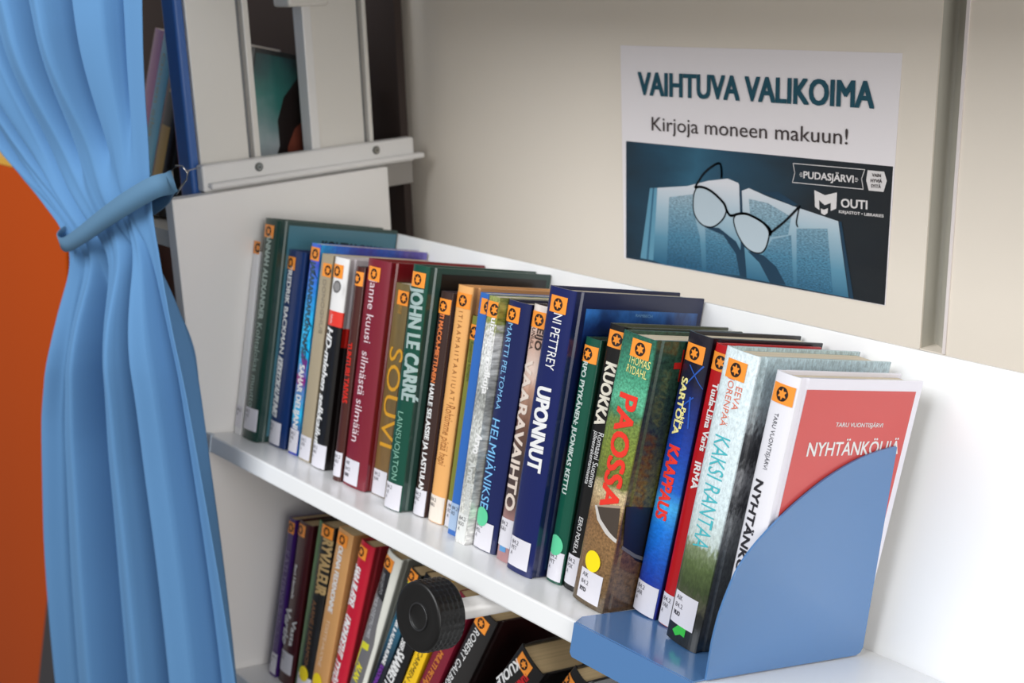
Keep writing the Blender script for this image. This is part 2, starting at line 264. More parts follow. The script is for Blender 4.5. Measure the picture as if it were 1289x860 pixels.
 'nyht': {'o': [0.599, 0.03571, -0.00537], 'w': 0.0205, 'h': 0.1985, 'dep': 0.1235, 'yaw': 7.5, 'lean': 3.6, 'st': (0.0107, 0.1853), 't': [('TARU VUONTISJÄRVI', 0.0097, 0.1726, 0.0102, 0.1354, 0.0032, (60, 60, 70), ''), ('NYHTÄNKÖLIJÄ', 0.008, 0.1272, 0.0068, 0.0449, 0.007, (40, 38, 45), 'b')], 'ct': [('TARU VUONTISJÄRVI', 0.0443, 0.1683, 0.0913, 0.1676, 0.0029, (235, 235, 235), ''), ('NYHTÄNKÖLIJÄ', 0.0231, 0.1518, 0.1138, 0.152, 0.0093, (235, 235, 235), '')]},
 'kati': {'o': [0.0065, 0.02931, -0.2744], 'w': 0.012, 'h': 0.1737, 'dep': 0.12, 'yaw': 0, 'lean': 1.1, 'st': (0.006, 0.1641), 'lab': (0.0069, 0.0141, ['84.2', 'A']), 't': [('KATI TERVO Iltalaulaja', 0.0057, 0.1385, 0.0044, 0.0355, 0.0072, (135, 120, 165), '')]},
 'vartio': {'o': [0.02221, 0.02939, -0.27406], 'w': 0.0255, 'h': 0.1762, 'dep': 0.13, 'yaw': 0, 'lean': 1.3, 'st': (0.0073, 0.167), 'lab': (0.0118, 0.0236, ['84.2', 'VES']), 't': [('Sari Hautala', 0.0077, 0.1292, 0.0088, 0.0922, 0.0051, (235, 235, 235), 'b'), ('Vartio', 0.004, 0.0807, 0.0048, 0.0406, 0.014, (235, 235, 235), 'b'), ('Vasta', 0.0182, 0.0715, 0.0173, 0.0431, 0.0069, (235, 235, 235), 'b')]},
 'ryva': {'o': [0.05255, 0.02954, -0.27342], 'w': 0.0285, 'h': 0.1859, 'dep': 0.13, 'yaw': 0, 'lean': 2.5, 'st': (0.0188, 0.1793), 'lab': (0.0212, 0.0082, ['84.2']), 'dot': (0.0158, 0.025, (240, 215, 30)), 't': [('RYVALEUR', 0.0218, 0.1718, 0.022, 0.1134, 0.0145, (185, 155, 105), 'b'), ('KERTOMUS', 0.0151, 0.1541, 0.0172, 0.1123, 0.0048, (150, 120, 75), ''), ('AARNE J KARAMON', 0.0159, 0.1049, 0.0171, 0.0326, 0.006, (150, 105, 70), '')]},
 'olena': {'o': [0.08266, 0.02972, -0.27263], 'w': 0.0255, 'h': 0.1899, 'dep': 0.135, 'yaw': 0, 'lean': 4.6, 'st': (0.0095, 0.1797), 'dot': (0.0098, 0.0271, (245, 215, 30)), 't': [('OLENA FEDENONNE', 0.0097, 0.1726, 0.0104, 0.1023, 0.0075, (235, 235, 235), 'b'), ('TOISTE-HUONE', 0.0102, 0.094, 0.0085, 0.0423, 0.0051, (235, 215, 190), '')]},
 'sara': {'o': [0.11036, 0.0299, -0.27188], 'w': 0.0225, 'h': 0.1893, 'dep': 0.13, 'yaw': 0, 'lean': 7.2, 'st': (0.0065, 0.1784), 't': [('SARA BLÆDEL', 0.0065, 0.1627, 0.0081, 0.12, 0.0103, (235, 235, 235), 'bi'), ('UNOHDETUT', 0.008, 0.1095, 0.0072, 0.0655, 0.0102, (235, 235, 235), 'bi'), ('TYTÖT', 0.0067, 0.0608, 0.0057, 0.0346, 0.0101, (235, 235, 235), 'bi')]},
 'gray': {'o': [0.1356, 0.03039, -0.26977], 'w': 0.0232, 'h': 0.1944, 'dep': 0.135, 'yaw': 0, 'lean': 12.4, 'st': (0.0067, 0.1828), 't': [('PASI LEHTO', 0.0062, 0.171, 0.0091, 0.1498, 0.0044, (170, 170, 172), ''), ('YKSI OTETTU MIES', 0.0058, 0.1451, 0.009, 0.101, 0.0049, (205, 205, 208), ''), ('ALAN', 0.0098, 0.0713, 0.0084, 0.0522, 0.0088, (225, 215, 40), 'b')], 'art': [([(-0.0011, 0.1758), (0.0148, 0.1829), (0.0159, 0.1444), (0.0019, 0.1479)], (48, 46, 46)), ([(0.0019, 0.1479), (0.0159, 0.1444), (0.017, 0.1178), (0.0196, 0.0998), (0.0191, 0.0542), (0.0016, 0.0419)], (112, 110, 112)), ([(0.0026, 0.0939), (0.0142, 0.0962), (0.0146, 0.0893), (0.0043, 0.0869), (0.0028, 0.0649), (-0.0012, 0.064)], (215, 210, 50))]},
 'mark': {'o': [0.1618, 0.03026, -0.27034], 'w': 0.0155, 'h': 0.194, 'dep': 0.13, 'yaw': 0, 'lean': 16.5, 'st': (0.0039, 0.1863), 't': [('MARK & ALAINA RUNNE', 0.0073, 0.1438, 0.0084, 0.0879, 0.005, (235, 235, 235), 'b'), ('KADONNUT', 0.0081, 0.0861, 0.0066, 0.0583, 0.0054, (120, 60, 160), 'b')], 'art': [([(0.0021, 0.1797), (0.014, 0.1874), (0.0147, 0.1861), (0.0093, 0.1813), (0.0114, 0.1677), (0.0091, 0.1669), (0.0064, 0.1792), (0.0022, 0.1771)], (210, 200, 40))]},
 'saarre': {'o': [0.18024, 0.03056, -0.26907], 'w': 0.0195, 'h': 0.1948, 'dep': 0.132, 'yaw': 0, 'lean': 17, 't': [('JOSEF', 0.0044, 0.1252, 0.0055, 0.1107, 0.0062, (235, 235, 235), 'b'), ('SAARRETTU', 0.0073, 0.1089, 0.004, 0.0606, 0.0115, (235, 235, 235), 'b')]},
 'carmen': {'o': [0.20147, 0.0303, -0.27016], 'w': 0.015, 'h': 0.1947, 'dep': 0.13, 'yaw': 0, 'lean': 17.8, 't': [('CARMEN 21', 0.0082, 0.1239, 0.0047, 0.078, 0.0056, (60, 50, 20), '')]},
 'multi': {'o': [0.2195, 0.03084, -0.26786], 'w': 0.0205, 'h': 0.1967, 'dep': 0.13, 'yaw': 0, 'lean': 19.8, 't': [('MULTI PETÄJÄ', 0.0101, 0.1346, 0.0069, 0.0892, 0.0062, (205, 125, 50), 'b')]},
 'robert': {'o': [0.24348, 0.03129, -0.26592], 'w': 0.0246, 'h': 0.1938, 'dep': 0.14, 'yaw': 0, 'lean': 21.3, 'st': (0.0109, 0.1817), 't': [('ROBERT GALBRAITH', 0.0107, 0.173, 0.003, 0.0856, 0.0075, (235, 235, 235), '')]},
 'kuole': {'o': [0.28164, 0.03301, -0.25857], 'w': 0.034, 'h': 0.1816, 'dep': 0.13, 'yaw': 0, 'lean': 29.0, 'st': (0.0142, 0.1722), 't': [('KUOLE', 0.0091, 0.1674, 0.0027, 0.1332, 0.0092, (235, 235, 235), 'b'), ('KUNIN', 0.0232, 0.1674, 0.0207, 0.1518, 0.0062, (200, 30, 40), 'b')]},
 'lastone': {'o': [0.336, 0.03131, -0.26584], 'w': 0.0186, 'h': 0.1965, 'dep': 0.13, 'yaw': 0, 'lean': 29.0, 'st': (0.0015, 0.182)},
}
POSTER = dict(
 corners=[(0.259, 0.3644), (0.5474, 0.3654), (0.5452, 0.1707), (0.262, 0.1665)],
 polys=[('image', [(0.2656, 0.2781), (0.5451, 0.2808), (0.5446, 0.1711), (0.2648, 0.1671)]), ('edge', [(0.2955, 0.2373), (0.3047, 0.2387), (0.2996, 0.1699), (0.2835, 0.1699)]), ('edgeline', [(0.2989, 0.2377), (0.301, 0.2381), (0.2937, 0.17), (0.291, 0.17)]), ('page', [(0.3047, 0.2387), (0.3401, 0.244), (0.3644, 0.2513), (0.3855, 0.2553), (0.3971, 0.2528), (0.4007, 0.2468), (0.4029, 0.2063), (0.4027, 0.172), (0.3609, 0.1695), (0.3141, 0.1677), (0.2996, 0.1699)]), ('page', [(0.4009, 0.2464), (0.4086, 0.2495), (0.4288, 0.2444), (0.4613, 0.2384), (0.4985, 0.2325), (0.5117, 0.1714), (0.4081, 0.1709), (0.4034, 0.2064)]), ('print', [(0.3189, 0.2317), (0.3476, 0.2376), (0.3504, 0.2146), (0.3555, 0.1998), (0.3585, 0.1703), (0.3167, 0.1689)]), ('print', [(0.3615, 0.2083), (0.3819, 0.2091), (0.3999, 0.1909), (0.4004, 0.1729), (0.3634, 0.1705)]), ('print', [(0.4088, 0.2404), (0.429, 0.2391), (0.4531, 0.2303), (0.4505, 0.2147), (0.4322, 0.2104), (0.4117, 0.2187)]), ('print', [(0.4344, 0.2088), (0.4537, 0.2151), (0.4577, 0.1717), (0.4402, 0.1719), (0.4217, 0.1885)]), ('print', [(0.4588, 0.2212), (0.4888, 0.2252), (0.4965, 0.1723), (0.4609, 0.1722)]), ('gutter', [(0.3983, 0.252), (0.4012, 0.2465), (0.4043, 0.2065), (0.4086, 0.171), (0.4016, 0.1718), (0.4013, 0.2061)]), ('gutter', [(0.3603, 0.2097), (0.3771, 0.2111), (0.3961, 0.2016), (0.4048, 0.1897), (0.4074, 0.1716), (0.4011, 0.1721), (0.3964, 0.1904), (0.382, 0.2053)]), ('gutter', [(0.409, 0.195), (0.426, 0.1938), (0.4397, 0.1857), (0.4501, 0.1717), (0.4335, 0.171), (0.4218, 0.1867)]), ('gutter', [(0.4989, 0.2326), (0.5017, 0.2324), (0.5165, 0.171), (0.5129, 0.1711)]), ('gutter', [(0.422, 0.2473), (0.4395, 0.2496), (0.459, 0.2417), (0.4549, 0.2394), (0.4309, 0.2456)]), ('lens', [(0.3512, 0.2433), (0.3477, 0.2334), (0.3491, 0.2202), (0.3578, 0.2117), (0.3699, 0.211), (0.3805, 0.2184), (0.385, 0.2274), (0.3813, 0.2335), (0.3693, 0.2415), (0.3584, 0.245)]), ('lens', [(0.3978, 0.2262), (0.3933, 0.22), (0.3983, 0.2076), (0.4078, 0.1977), (0.4193, 0.1947), (0.427, 0.1986), (0.4311, 0.2102), (0.4297, 0.2173), (0.4206, 0.2235), (0.4069, 0.2273)]), ('white', [(0.5234, 0.276), (0.538, 0.2762), (0.5407, 0.2694), (0.5384, 0.2606), (0.5252, 0.2603), (0.5225, 0.2681)]), ('white', [(0.475, 0.2551), (0.4853, 0.2521), (0.4965, 0.2556), (0.4965, 0.2426), (0.4914, 0.24), (0.4911, 0.2465), (0.4854, 0.244), (0.4799, 0.2475), (0.4806, 0.2394), (0.4762, 0.2416)]), ('white', [(0.4818, 0.2409), (0.485, 0.2402), (0.4887, 0.242), (0.4885, 0.2381), (0.4858, 0.2359), (0.4825, 0.2369)])],
 lines=[('frame', 0.0012, [(0.3512, 0.2433), (0.3477, 0.2334), (0.3491, 0.2202), (0.3578, 0.2117), (0.3699, 0.211), (0.3805, 0.2184), (0.385, 0.2274), (0.3813, 0.2335), (0.3693, 0.2415), (0.3584, 0.245), (0.3512, 0.2433)]), ('frame', 0.0012, [(0.3978, 0.2262), (0.3933, 0.22), (0.3983, 0.2076), (0.4078, 0.1977), (0.4193, 0.1947), (0.427, 0.1986), (0.4311, 0.2102), (0.4297, 0.2173), (0.4206, 0.2235), (0.4069, 0.2273), (0.3978, 0.2262)]), ('frame', 0.0022, [(0.35, 0.2441), (0.3584, 0.245), (0.3693, 0.2419), (0.3818, 0.2339), (0.3857, 0.2273), (0.3902, 0.2237), (0.399, 0.2263), (0.4081, 0.2271), (0.4217, 0.2233), (0.4315, 0.2176), (0.4325, 0.2126)]), ('frame', 0.0018, [(0.3495, 0.2441), (0.3594, 0.2573), (0.3712, 0.2659), (0.3771, 0.2674), (0.379, 0.262), (0.379, 0.2556)]), ('frame', 0.002, [(0.432, 0.2136), (0.4469, 0.2259), (0.4612, 0.2402)]), ('frame', 0.0012, [(0.4612, 0.2402), (0.4586, 0.2274), (0.4598, 0.2231)]), ('white', 0.0006, [(0.4534, 0.2748), (0.5209, 0.2762), (0.5184, 0.2688), (0.5204, 0.2607), (0.4534, 0.2592), (0.4554, 0.2671), (0.4534, 0.2748)]), ('white', 0.0005, [(0.4607, 0.2676), (0.4627, 0.2677)]), ('white', 0.0005, [(0.4601, 0.2662), (0.4628, 0.2663)]), ('white', 0.0005, [(0.4608, 0.2649), (0.4629, 0.2649)]), ('white', 0.0005, [(0.5127, 0.2687), (0.5146, 0.2688)]), ('white', 0.0005, [(0.5127, 0.2676), (0.5154, 0.2675)]), ('white', 0.0005, [(0.5128, 0.2662), (0.5145, 0.2662)])],
 texts=[('VAIHTUVA VALIKOIMA', (0.282, 0.3313), (0.5255, 0.3337), 0.0205, 'teal', 'b'), ('Kirjoja moneen makuun!', (0.2979, 0.2964), (0.5042, 0.3004), 0.0121, 'dark', ''), ('PUDASJÄRVI', (0.4642, 0.2666), (0.5112, 0.2677), 0.0058, 'white', 'b'), ('VAIN', (0.5277, 0.2727), (0.5354, 0.2729), 0.0026, 'dark', 'b'), ('HYVIÄ', (0.5267, 0.2683), (0.5366, 0.2687), 0.0026, 'dark', 'b'), ('SYITÄ', (0.5273, 0.2642), (0.5358, 0.2645), 0.0026, 'dark', 'b'), ('OUTI', (0.5009, 0.2477), (0.5247, 0.2488), 0.007, 'white', 'b'), ('KIRJASTOT • LIBRARIES', (0.4993, 0.2405), (0.5397, 0.2419), 0.0023, 'white', 'b')])

# ------------------------------------------------------------------ the setting: wall behind the shelves
def world(x, y, z): return Vector((x, y, z))
def shelf(x, s, n): return AX * x + AD * s + AN * n
HL = 0.268                                            # the lower shelf stands this much lower
def shelf_low(x, s, n): return AX * x + AD * s + AN * n - Vector((0, 0, HL))

WALL = mat('beige_wall_laminate', (236, 227, 214), 0.55, bump=(60, 0.05))
TRIM = mat('grey_channel', (186, 183, 172), 0.45)
WHITE = mat('white_shelf_laminate', (240, 241, 242), 0.28, coat=0.15)
PANEL = mat('light_grey_panel', (242, 240, 238), 0.42)
EDGE = mat('white_edge_band', (246, 246, 240), 0.35)
YW = 0.31
b = MB()
b.box((-3.2, YW, -0.9), (0.577, YW + 0.03, 1.5), WALL)
b.box((0.5975, YW, -0.9), (2.2, YW + 0.03, 1.5), WALL)
b.box((0.5765, YW, -0.9), (0.598, YW + 0.03, 0.142), WALL)
struct(b.build('wall_back'))
b = MB()
prof_ = []
for i in range(13):
    t = i / 12; prof_.append((0.577 + 0.0205 * t, YW + 0.002 + 0.0165 * min(1, t / 0.10) * (1 - 0.95 * max(0, (t - 0.12) / 0.88) ** 1.3)))
pts = prof_ + [(0.5975, YW + 0.029), (0.577, YW + 0.029)]
n = len(pts)
V = [(p[0], p[1], 0.142) for p in pts] + [(p[0], p[1], 1.5) for p in pts]
for i in range(12): b.mesh([V[i], V[i + 1], V[n + i + 1], V[n + i]], [(0, 1, 2, 3)], TRIM, True)
b.mesh([V[12], V[13], V[n + 13], V[n + 12]], [(0, 1, 2, 3)], TRIM)
b.box((0.5965, YW - 0.0012, 0.142), (0.5990, YW + 0.004, 1.5), mat('pale_channel_lip', (232, 224, 222), 0.4))
struct(b.build('trim_1', merge=True))
b = MB(); b.box((-0.030, 0.0, 0.475), (2.2, 0.34, 0.50), PANEL); struct(b.build('shade_overhang'))  # unseen overhang board, added to shade the top of the wall

# ------------------------------------------------------------------ shelving unit that carries the books
unit = thing('shelving_unit', 'white two-tier shelving unit with tilted shelves, a grey end panel and a low white back', 'shelving unit',
             Matrix.Translation((0, 0, -0.62)))
def up(bld, name, parent=unit, **k):
    """build in world coordinates, then hang it on its thing"""
    o = bld.build(name, None, **k); o.parent = parent
    o.matrix_parent_inverse = parent.matrix_world.inverted() if parent.type == 'EMPTY' and parent.parent is None else Matrix.Identity(4)
    return o
XE = 1.45
b = MB()
b.box((-0.0335, -0.0095, -0.62), (-0.0175, 0.2405, 0.2360), PANEL)
o = up(b, 'end_panel', bevel=0.0012); o['label'] = 'light grey end panel on the left'
b = MB()
b.box((-0.0170, 0, -0.017), (XE, 0.1735, 0), WHITE, shelf)
sh = up(b, 'shelf_board', bevel=0.0016)
b = MB(); b.box((-0.0172, -0.0012, -0.0174), (-0.0070, 0.004, 0.0004), mat('pale_blue_cap', (188, 200, 214), 0.4), shelf)
c_ = b.build('edge_cap'); c_.parent = sh
b = MB()
b.box((-0.0170, 0, -0.017), (XE, 0.1735, 0), WHITE, shelf_low)
up(b, 'shelf_board', bevel=0.0016)
b = MB()
b.box((-0.0170, 0.174, -0.02), (XE, 0.180, 0.2175), WHITE, shelf)
up(b, 'back_board', bevel=0.0008)
b = MB()
b.box((-0.0170, 0.174, -0.02), (XE, 0.180, 0.2), WHITE, shelf_low)
up(b, 'back_board')
# clamping knob and its rod below the upper shelf
ROD = mat('white_rod', (238, 236, 234), 0.3, coat=0.3)
KX, KN = 0.3975, -0.0312
b = MB()
b.tube([shelf(KX, -0.03, KN), shelf(KX, 0.17, KN)], 0.0082, ROD, 24)
up(b, 'clamp_rod')
KNOB = mat('black_knob_plastic', (13, 12, 12), 0.40, bump=(500, 0.1, 0.0002))
b = MB()
NS, R0 = 96, 0.0268
rings = []
for s_, r_ in [(-0.0470, 0.0), (-0.0470, 0.0085), (-0.0474, 0.0092), (-0.0478, 0.0098), (-0.0474, 0.0106), (-0.0472, 0.0112), (-0.0485, 0.0180), (-0.0488, 0.0235), (-0.0485, 0.0252), (-0.0472, 0.0262)]:
    rings.append([(s_, r_)] * NS)
for j in range(15):
    s_ = -0.0462 + 0.0208 * j / 14
    rings.append([(s_, R0 - (0.0011 if (k % 3 == 0 or j % 3 == 0) else 0.0)) for k in range(NS)])
rings += [[(-0.0245, 0.0262)] * NS, [(-0.0235, 0.0245)] * NS, [(-0.0230, 0.0084)] * NS]
V = []
for rg in rings:
    for k, (s_, r_) in enumerate(rg):
        a = 2 * math.pi * k / NS
        V.append(shelf(KX + r_ * math.cos(a), s_, KN + r_ * math.sin(a)))
F = []
for i in range(len(rings) - 1):
    for k in range(NS):
        F.append((i * NS + k, i * NS + (k + 1) % NS, (i + 1) * NS + (k + 1) % NS, (i + 1) * NS + k))
b.mesh(V, F, KNOB, False)
kn = up(b, 'clamp_knob', merge=True); kn['label'] = 'round black knurled clamp knob'
for p in kn.data.polygons: p.use_smooth = True
b = MB(); pts = []
for k in range(48):
    a = 2 * math.pi * k / 48; pts.append(shelf(KX + 0.0100 * math.cos(a), -0.0478, KN + 0.0100 * math.sin(a)))
b.tube(pts, 0.0007, mat('grey_knob_ring', (42, 42, 44), 0.3), 8, closed=True)  # ring in a slightly paler grey than the knob
rg = b.build('cap_ring'); rg.parent = kn

# ------------------------------------------------------------------ the next bay behind the end panel
BAY = mat('grey_upright_enamel', (226, 223, 217), 0.4, coat=0.1)
BAYW = mat('white_rail_enamel', (232, 231, 230), 0.35, coat=0.2)
BAYD = mat('grey_groove', (128, 130, 134), 0.5)
DARK = mat('bay_shade_brown', (58, 46, 42), 0.7)  # shade inside the bay, painted in as dark brown
bay = thing('shelving_bay', 'grey slotted shelving bay with a white screwed rail, behind the end panel', 'shelving unit', Matrix.Translation((-0.2, 0.15, -0.62)))
def upright(y0, y1, lipA, lipB):
    b = MB()
    b.box((-0.052, y0, 0.2365), (-0.040, y1, 0.52), BAY)
    b.box((-0.052, y1, 0.2365), (-0.046, y1 + 0.006, 0.52), BAYD)
    b.box((-0.052, y1 + 0.006, 0.2365), (-0.039, y1 + 0.006 + lipB, 0.52), BAY)
    if lipA: b.box((-0.055, y0 - lipA, 0.2365), (-0.037, y0, 0.52), BAYW)
    return up(b, 'upright', bay, bevel=0.0012)
upright(0.0355, 0.0890, 0, 0.007)
upright(0.1715, 0.2290, 0.0105, 0.005)
b = MB()
b.box((-0.0395, 0.029, 0.2365), (-0.026, 0.2835, 0.2625), BAYW)
rail = up(b, 'rail', bay, bevel=0.0025)
b = MB()
pts = [(0.033, 0.2395), (0.2915, 0.2395), (0.2915, 0.2455), (0.033, 0.2455)]
b.prism(pts, -0.030, -0.0175, BAYW, lambda p, q, h: Vector((h, p, q)))
o = b.build('rail_lip', bevel=0.0025, seg=3); o.parent = rail
for yy in (0.0905, 0.2325):
    b = MB()
    def disc(y, z, r, x0, x1, m, N=24):
        P = [(r * math.cos(2 * math.pi * k / N), r * math.sin(2 * math.pi * k / N)) for k in range(N)]
        b.prism(P, x0, x1, m, lambda p, q, h: Vector((h, y + p, z + q)))
    disc(yy, 0.2540, 0.0044, -0.028, -0.0250, mat('zinc_screw', (120, 120, 118), 0.3, metal=0.9))
    disc(yy, 0.2540, 0.0025, -0.0252, -0.0240, mat('zinc_screw_centre', (185, 185, 180), 0.25, metal=0.9))
    disc(yy, 0.2540, 0.0012, -0.0242, -0.0236, mat('screw_slot', (50, 50, 50), 0.5))
    o = b.build('screw'); o.parent = rail
b = MB(); b.box((-0.046, 0.2415, 0.2120), (-0.030, 0.2830, 0.2362), mat('bracket_grey', (150, 146, 142), 0.5)); up(b, 'bracket', bay, bevel=0.001)
b = MB(); b.box((-0.060, 0.1420, 0.4045), (-0.030, 0.1900, 0.4400), BAY); up(b, 'cross_piece', bay, bevel=0.003)
b = MB(); b.box((-0.75, 0.290, -0.62), (-0.058, 0.300, 0.52), DARK); up(b, 'shade_panel', bay)  # added sheet whose dark colour stands for the shade in the bay
def bayf(x, s, n): return AX * x + AD * s + AN * n + Vector((0, 0.075, 0.1785))
b = MB(); b.box((-0.40, -0.05, -0.017), (-0.060, 0.205, -0.0006), BAY, bayf); up(b, 'shelf_board', bay)
b = MB(); b.box((-0.0665, 0.0245, -0.62), (-0.0405, 0.0345, 0.52), mat('blue_strip_paint', (58, 100, 168), 0.35, coat=0.3)); o = up(b, 'edge_strip', bay, bevel=0.003, seg=3); o['label'] = 'blue strip along the front edge'

# ------------------------------------------------------------------ orange panel beyond the curtain
ORANGE = mat('orange_board', (204, 80, 4), 0.6, spec=0.2)
pan = thing('partition_panel', 'orange panel with a slanted dark grey edge, left of the blue curtain', 'panel', Matrix.Translation((-0.9, 0.11, -0.95)))
fy = lambda p, q, h: Vector((p, h, q))
b = MB()
b.prism([(-1.5, 0.186), (-0.55, 0.186), (-0.64, -0.15), (-0.765, -0.379), (-0.975, -0.765), (-1.06, -0.95), (-1.5, -0.95)], 0.10, 0.13, ORANGE, fy); up(b, 'board', pan, bevel=0.004)
b = MB()
b.prism([(-1.5, 0.1865), (-0.55, 0.1865), (-0.55, 0.1965), (-1.5, 0.1965)], 0.098, 0.132, mat('yellow_trim', (236, 178, 60), 0.4), fy); up(b, 'top_trim', pan)
b = MB()
b.prism([(-0.62, -0.15), (-0.70, -0.36), (-0.86, -0.66), (-0.975, -0.95), (-1.058, -0.95), (-0.973, -0.765), (-0.763, -0.379), (-0.638, -0.15)], 0.096, 0.134, mat('dark_grey_edge', (62, 58, 62), 0.5), fy); up(b, 'edge_strip', pan)
b = MB(); b.box((-0.96, 0.15, -0.95), (-0.45, 0.17, -0.3), mat('dark_gap_black', (14, 13, 14), 0.6)); up(b, 'dark_gap_board', pan)  # black board added in place of the unlit interior beyond the panel

# ------------------------------------------------------------------ books
def frame(o, yaw, lean):
    y, l = math.radians(yaw), math.radians(lean)
    a = math.cos(y) * AX - math.sin(y) * AD; bb = math.sin(y) * AX + math.cos(y) * AD
    c = math.cos(l) * AN + math.sin(l) * a; a2 = math.cos(l) * a - math.sin(l) * AN
    return Matrix(((a2.x, bb.x, c.x, o[0]), (a2.y, bb.y, c.y, o[1]), (a2.z, bb.z, c.z, o[2]), (0, 0, 0, 1)))

STICK = mat('orange_sticker', (250, 152, 52), 0.35, coat=0.3)
INK = mat('black_ink', (30, 12, 8), 0.5)
LABEL = mat('label_paper', (222, 220, 228), 0.4, coat=0.3)
LINK = mat('label_print', (72, 70, 78), 0.5)

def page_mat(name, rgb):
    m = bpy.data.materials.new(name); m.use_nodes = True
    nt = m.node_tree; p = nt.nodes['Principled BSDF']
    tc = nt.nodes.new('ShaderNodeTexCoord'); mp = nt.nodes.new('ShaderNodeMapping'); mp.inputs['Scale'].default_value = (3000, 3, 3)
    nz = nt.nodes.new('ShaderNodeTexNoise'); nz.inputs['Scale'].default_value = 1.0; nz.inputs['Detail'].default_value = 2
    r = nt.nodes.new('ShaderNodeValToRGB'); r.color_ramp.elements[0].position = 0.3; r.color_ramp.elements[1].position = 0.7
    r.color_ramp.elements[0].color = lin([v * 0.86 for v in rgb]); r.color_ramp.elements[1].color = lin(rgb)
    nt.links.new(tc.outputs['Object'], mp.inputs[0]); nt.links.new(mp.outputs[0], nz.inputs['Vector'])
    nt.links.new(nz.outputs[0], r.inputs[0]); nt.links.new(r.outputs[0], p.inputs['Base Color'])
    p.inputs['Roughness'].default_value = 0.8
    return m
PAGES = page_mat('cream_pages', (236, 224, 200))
PAGES_SHADED = page_mat('aged_shaded_pages', (214, 186, 140))  # aged pages, with the shade of the lower row put into the tan

def emblem(mb, ca, cc, R, fr, m, lo, hi, cuts):
    N = 72; V = []
    for k in range(N):
        t = 2 * math.pi * k / N
        q = abs(((t + math.pi / 6) / (math.pi / 3)) % 1 - 0.5) * 2          # 0 at a point of the star, 1 in a notch
        ri = R * (0.80 - 0.34 * min(1, q * 1.35))
        ro = R * (1.0 - 0.03 * (1 - q))
        for r in (ro, ri):
            V.append((min(hi, max(lo, ca + r * math.sin(t))), cc + r * math.cos(t)))
    F = [(2 * k, 2 * k + 1, (2 * k + 3) % (2 * N), (2 * k + 2) % (2 * N)) for k in range(N)]
    drape(mb, V, F, m, fr, cuts)

def rect(mb, a0, a1, c0, c1, fr, m, cuts):
    drape(mb, [(a0, c0), (a1, c0), (a1, c1), (a0, c1)], [(0, 1, 2, 3)], m, fr, cuts)

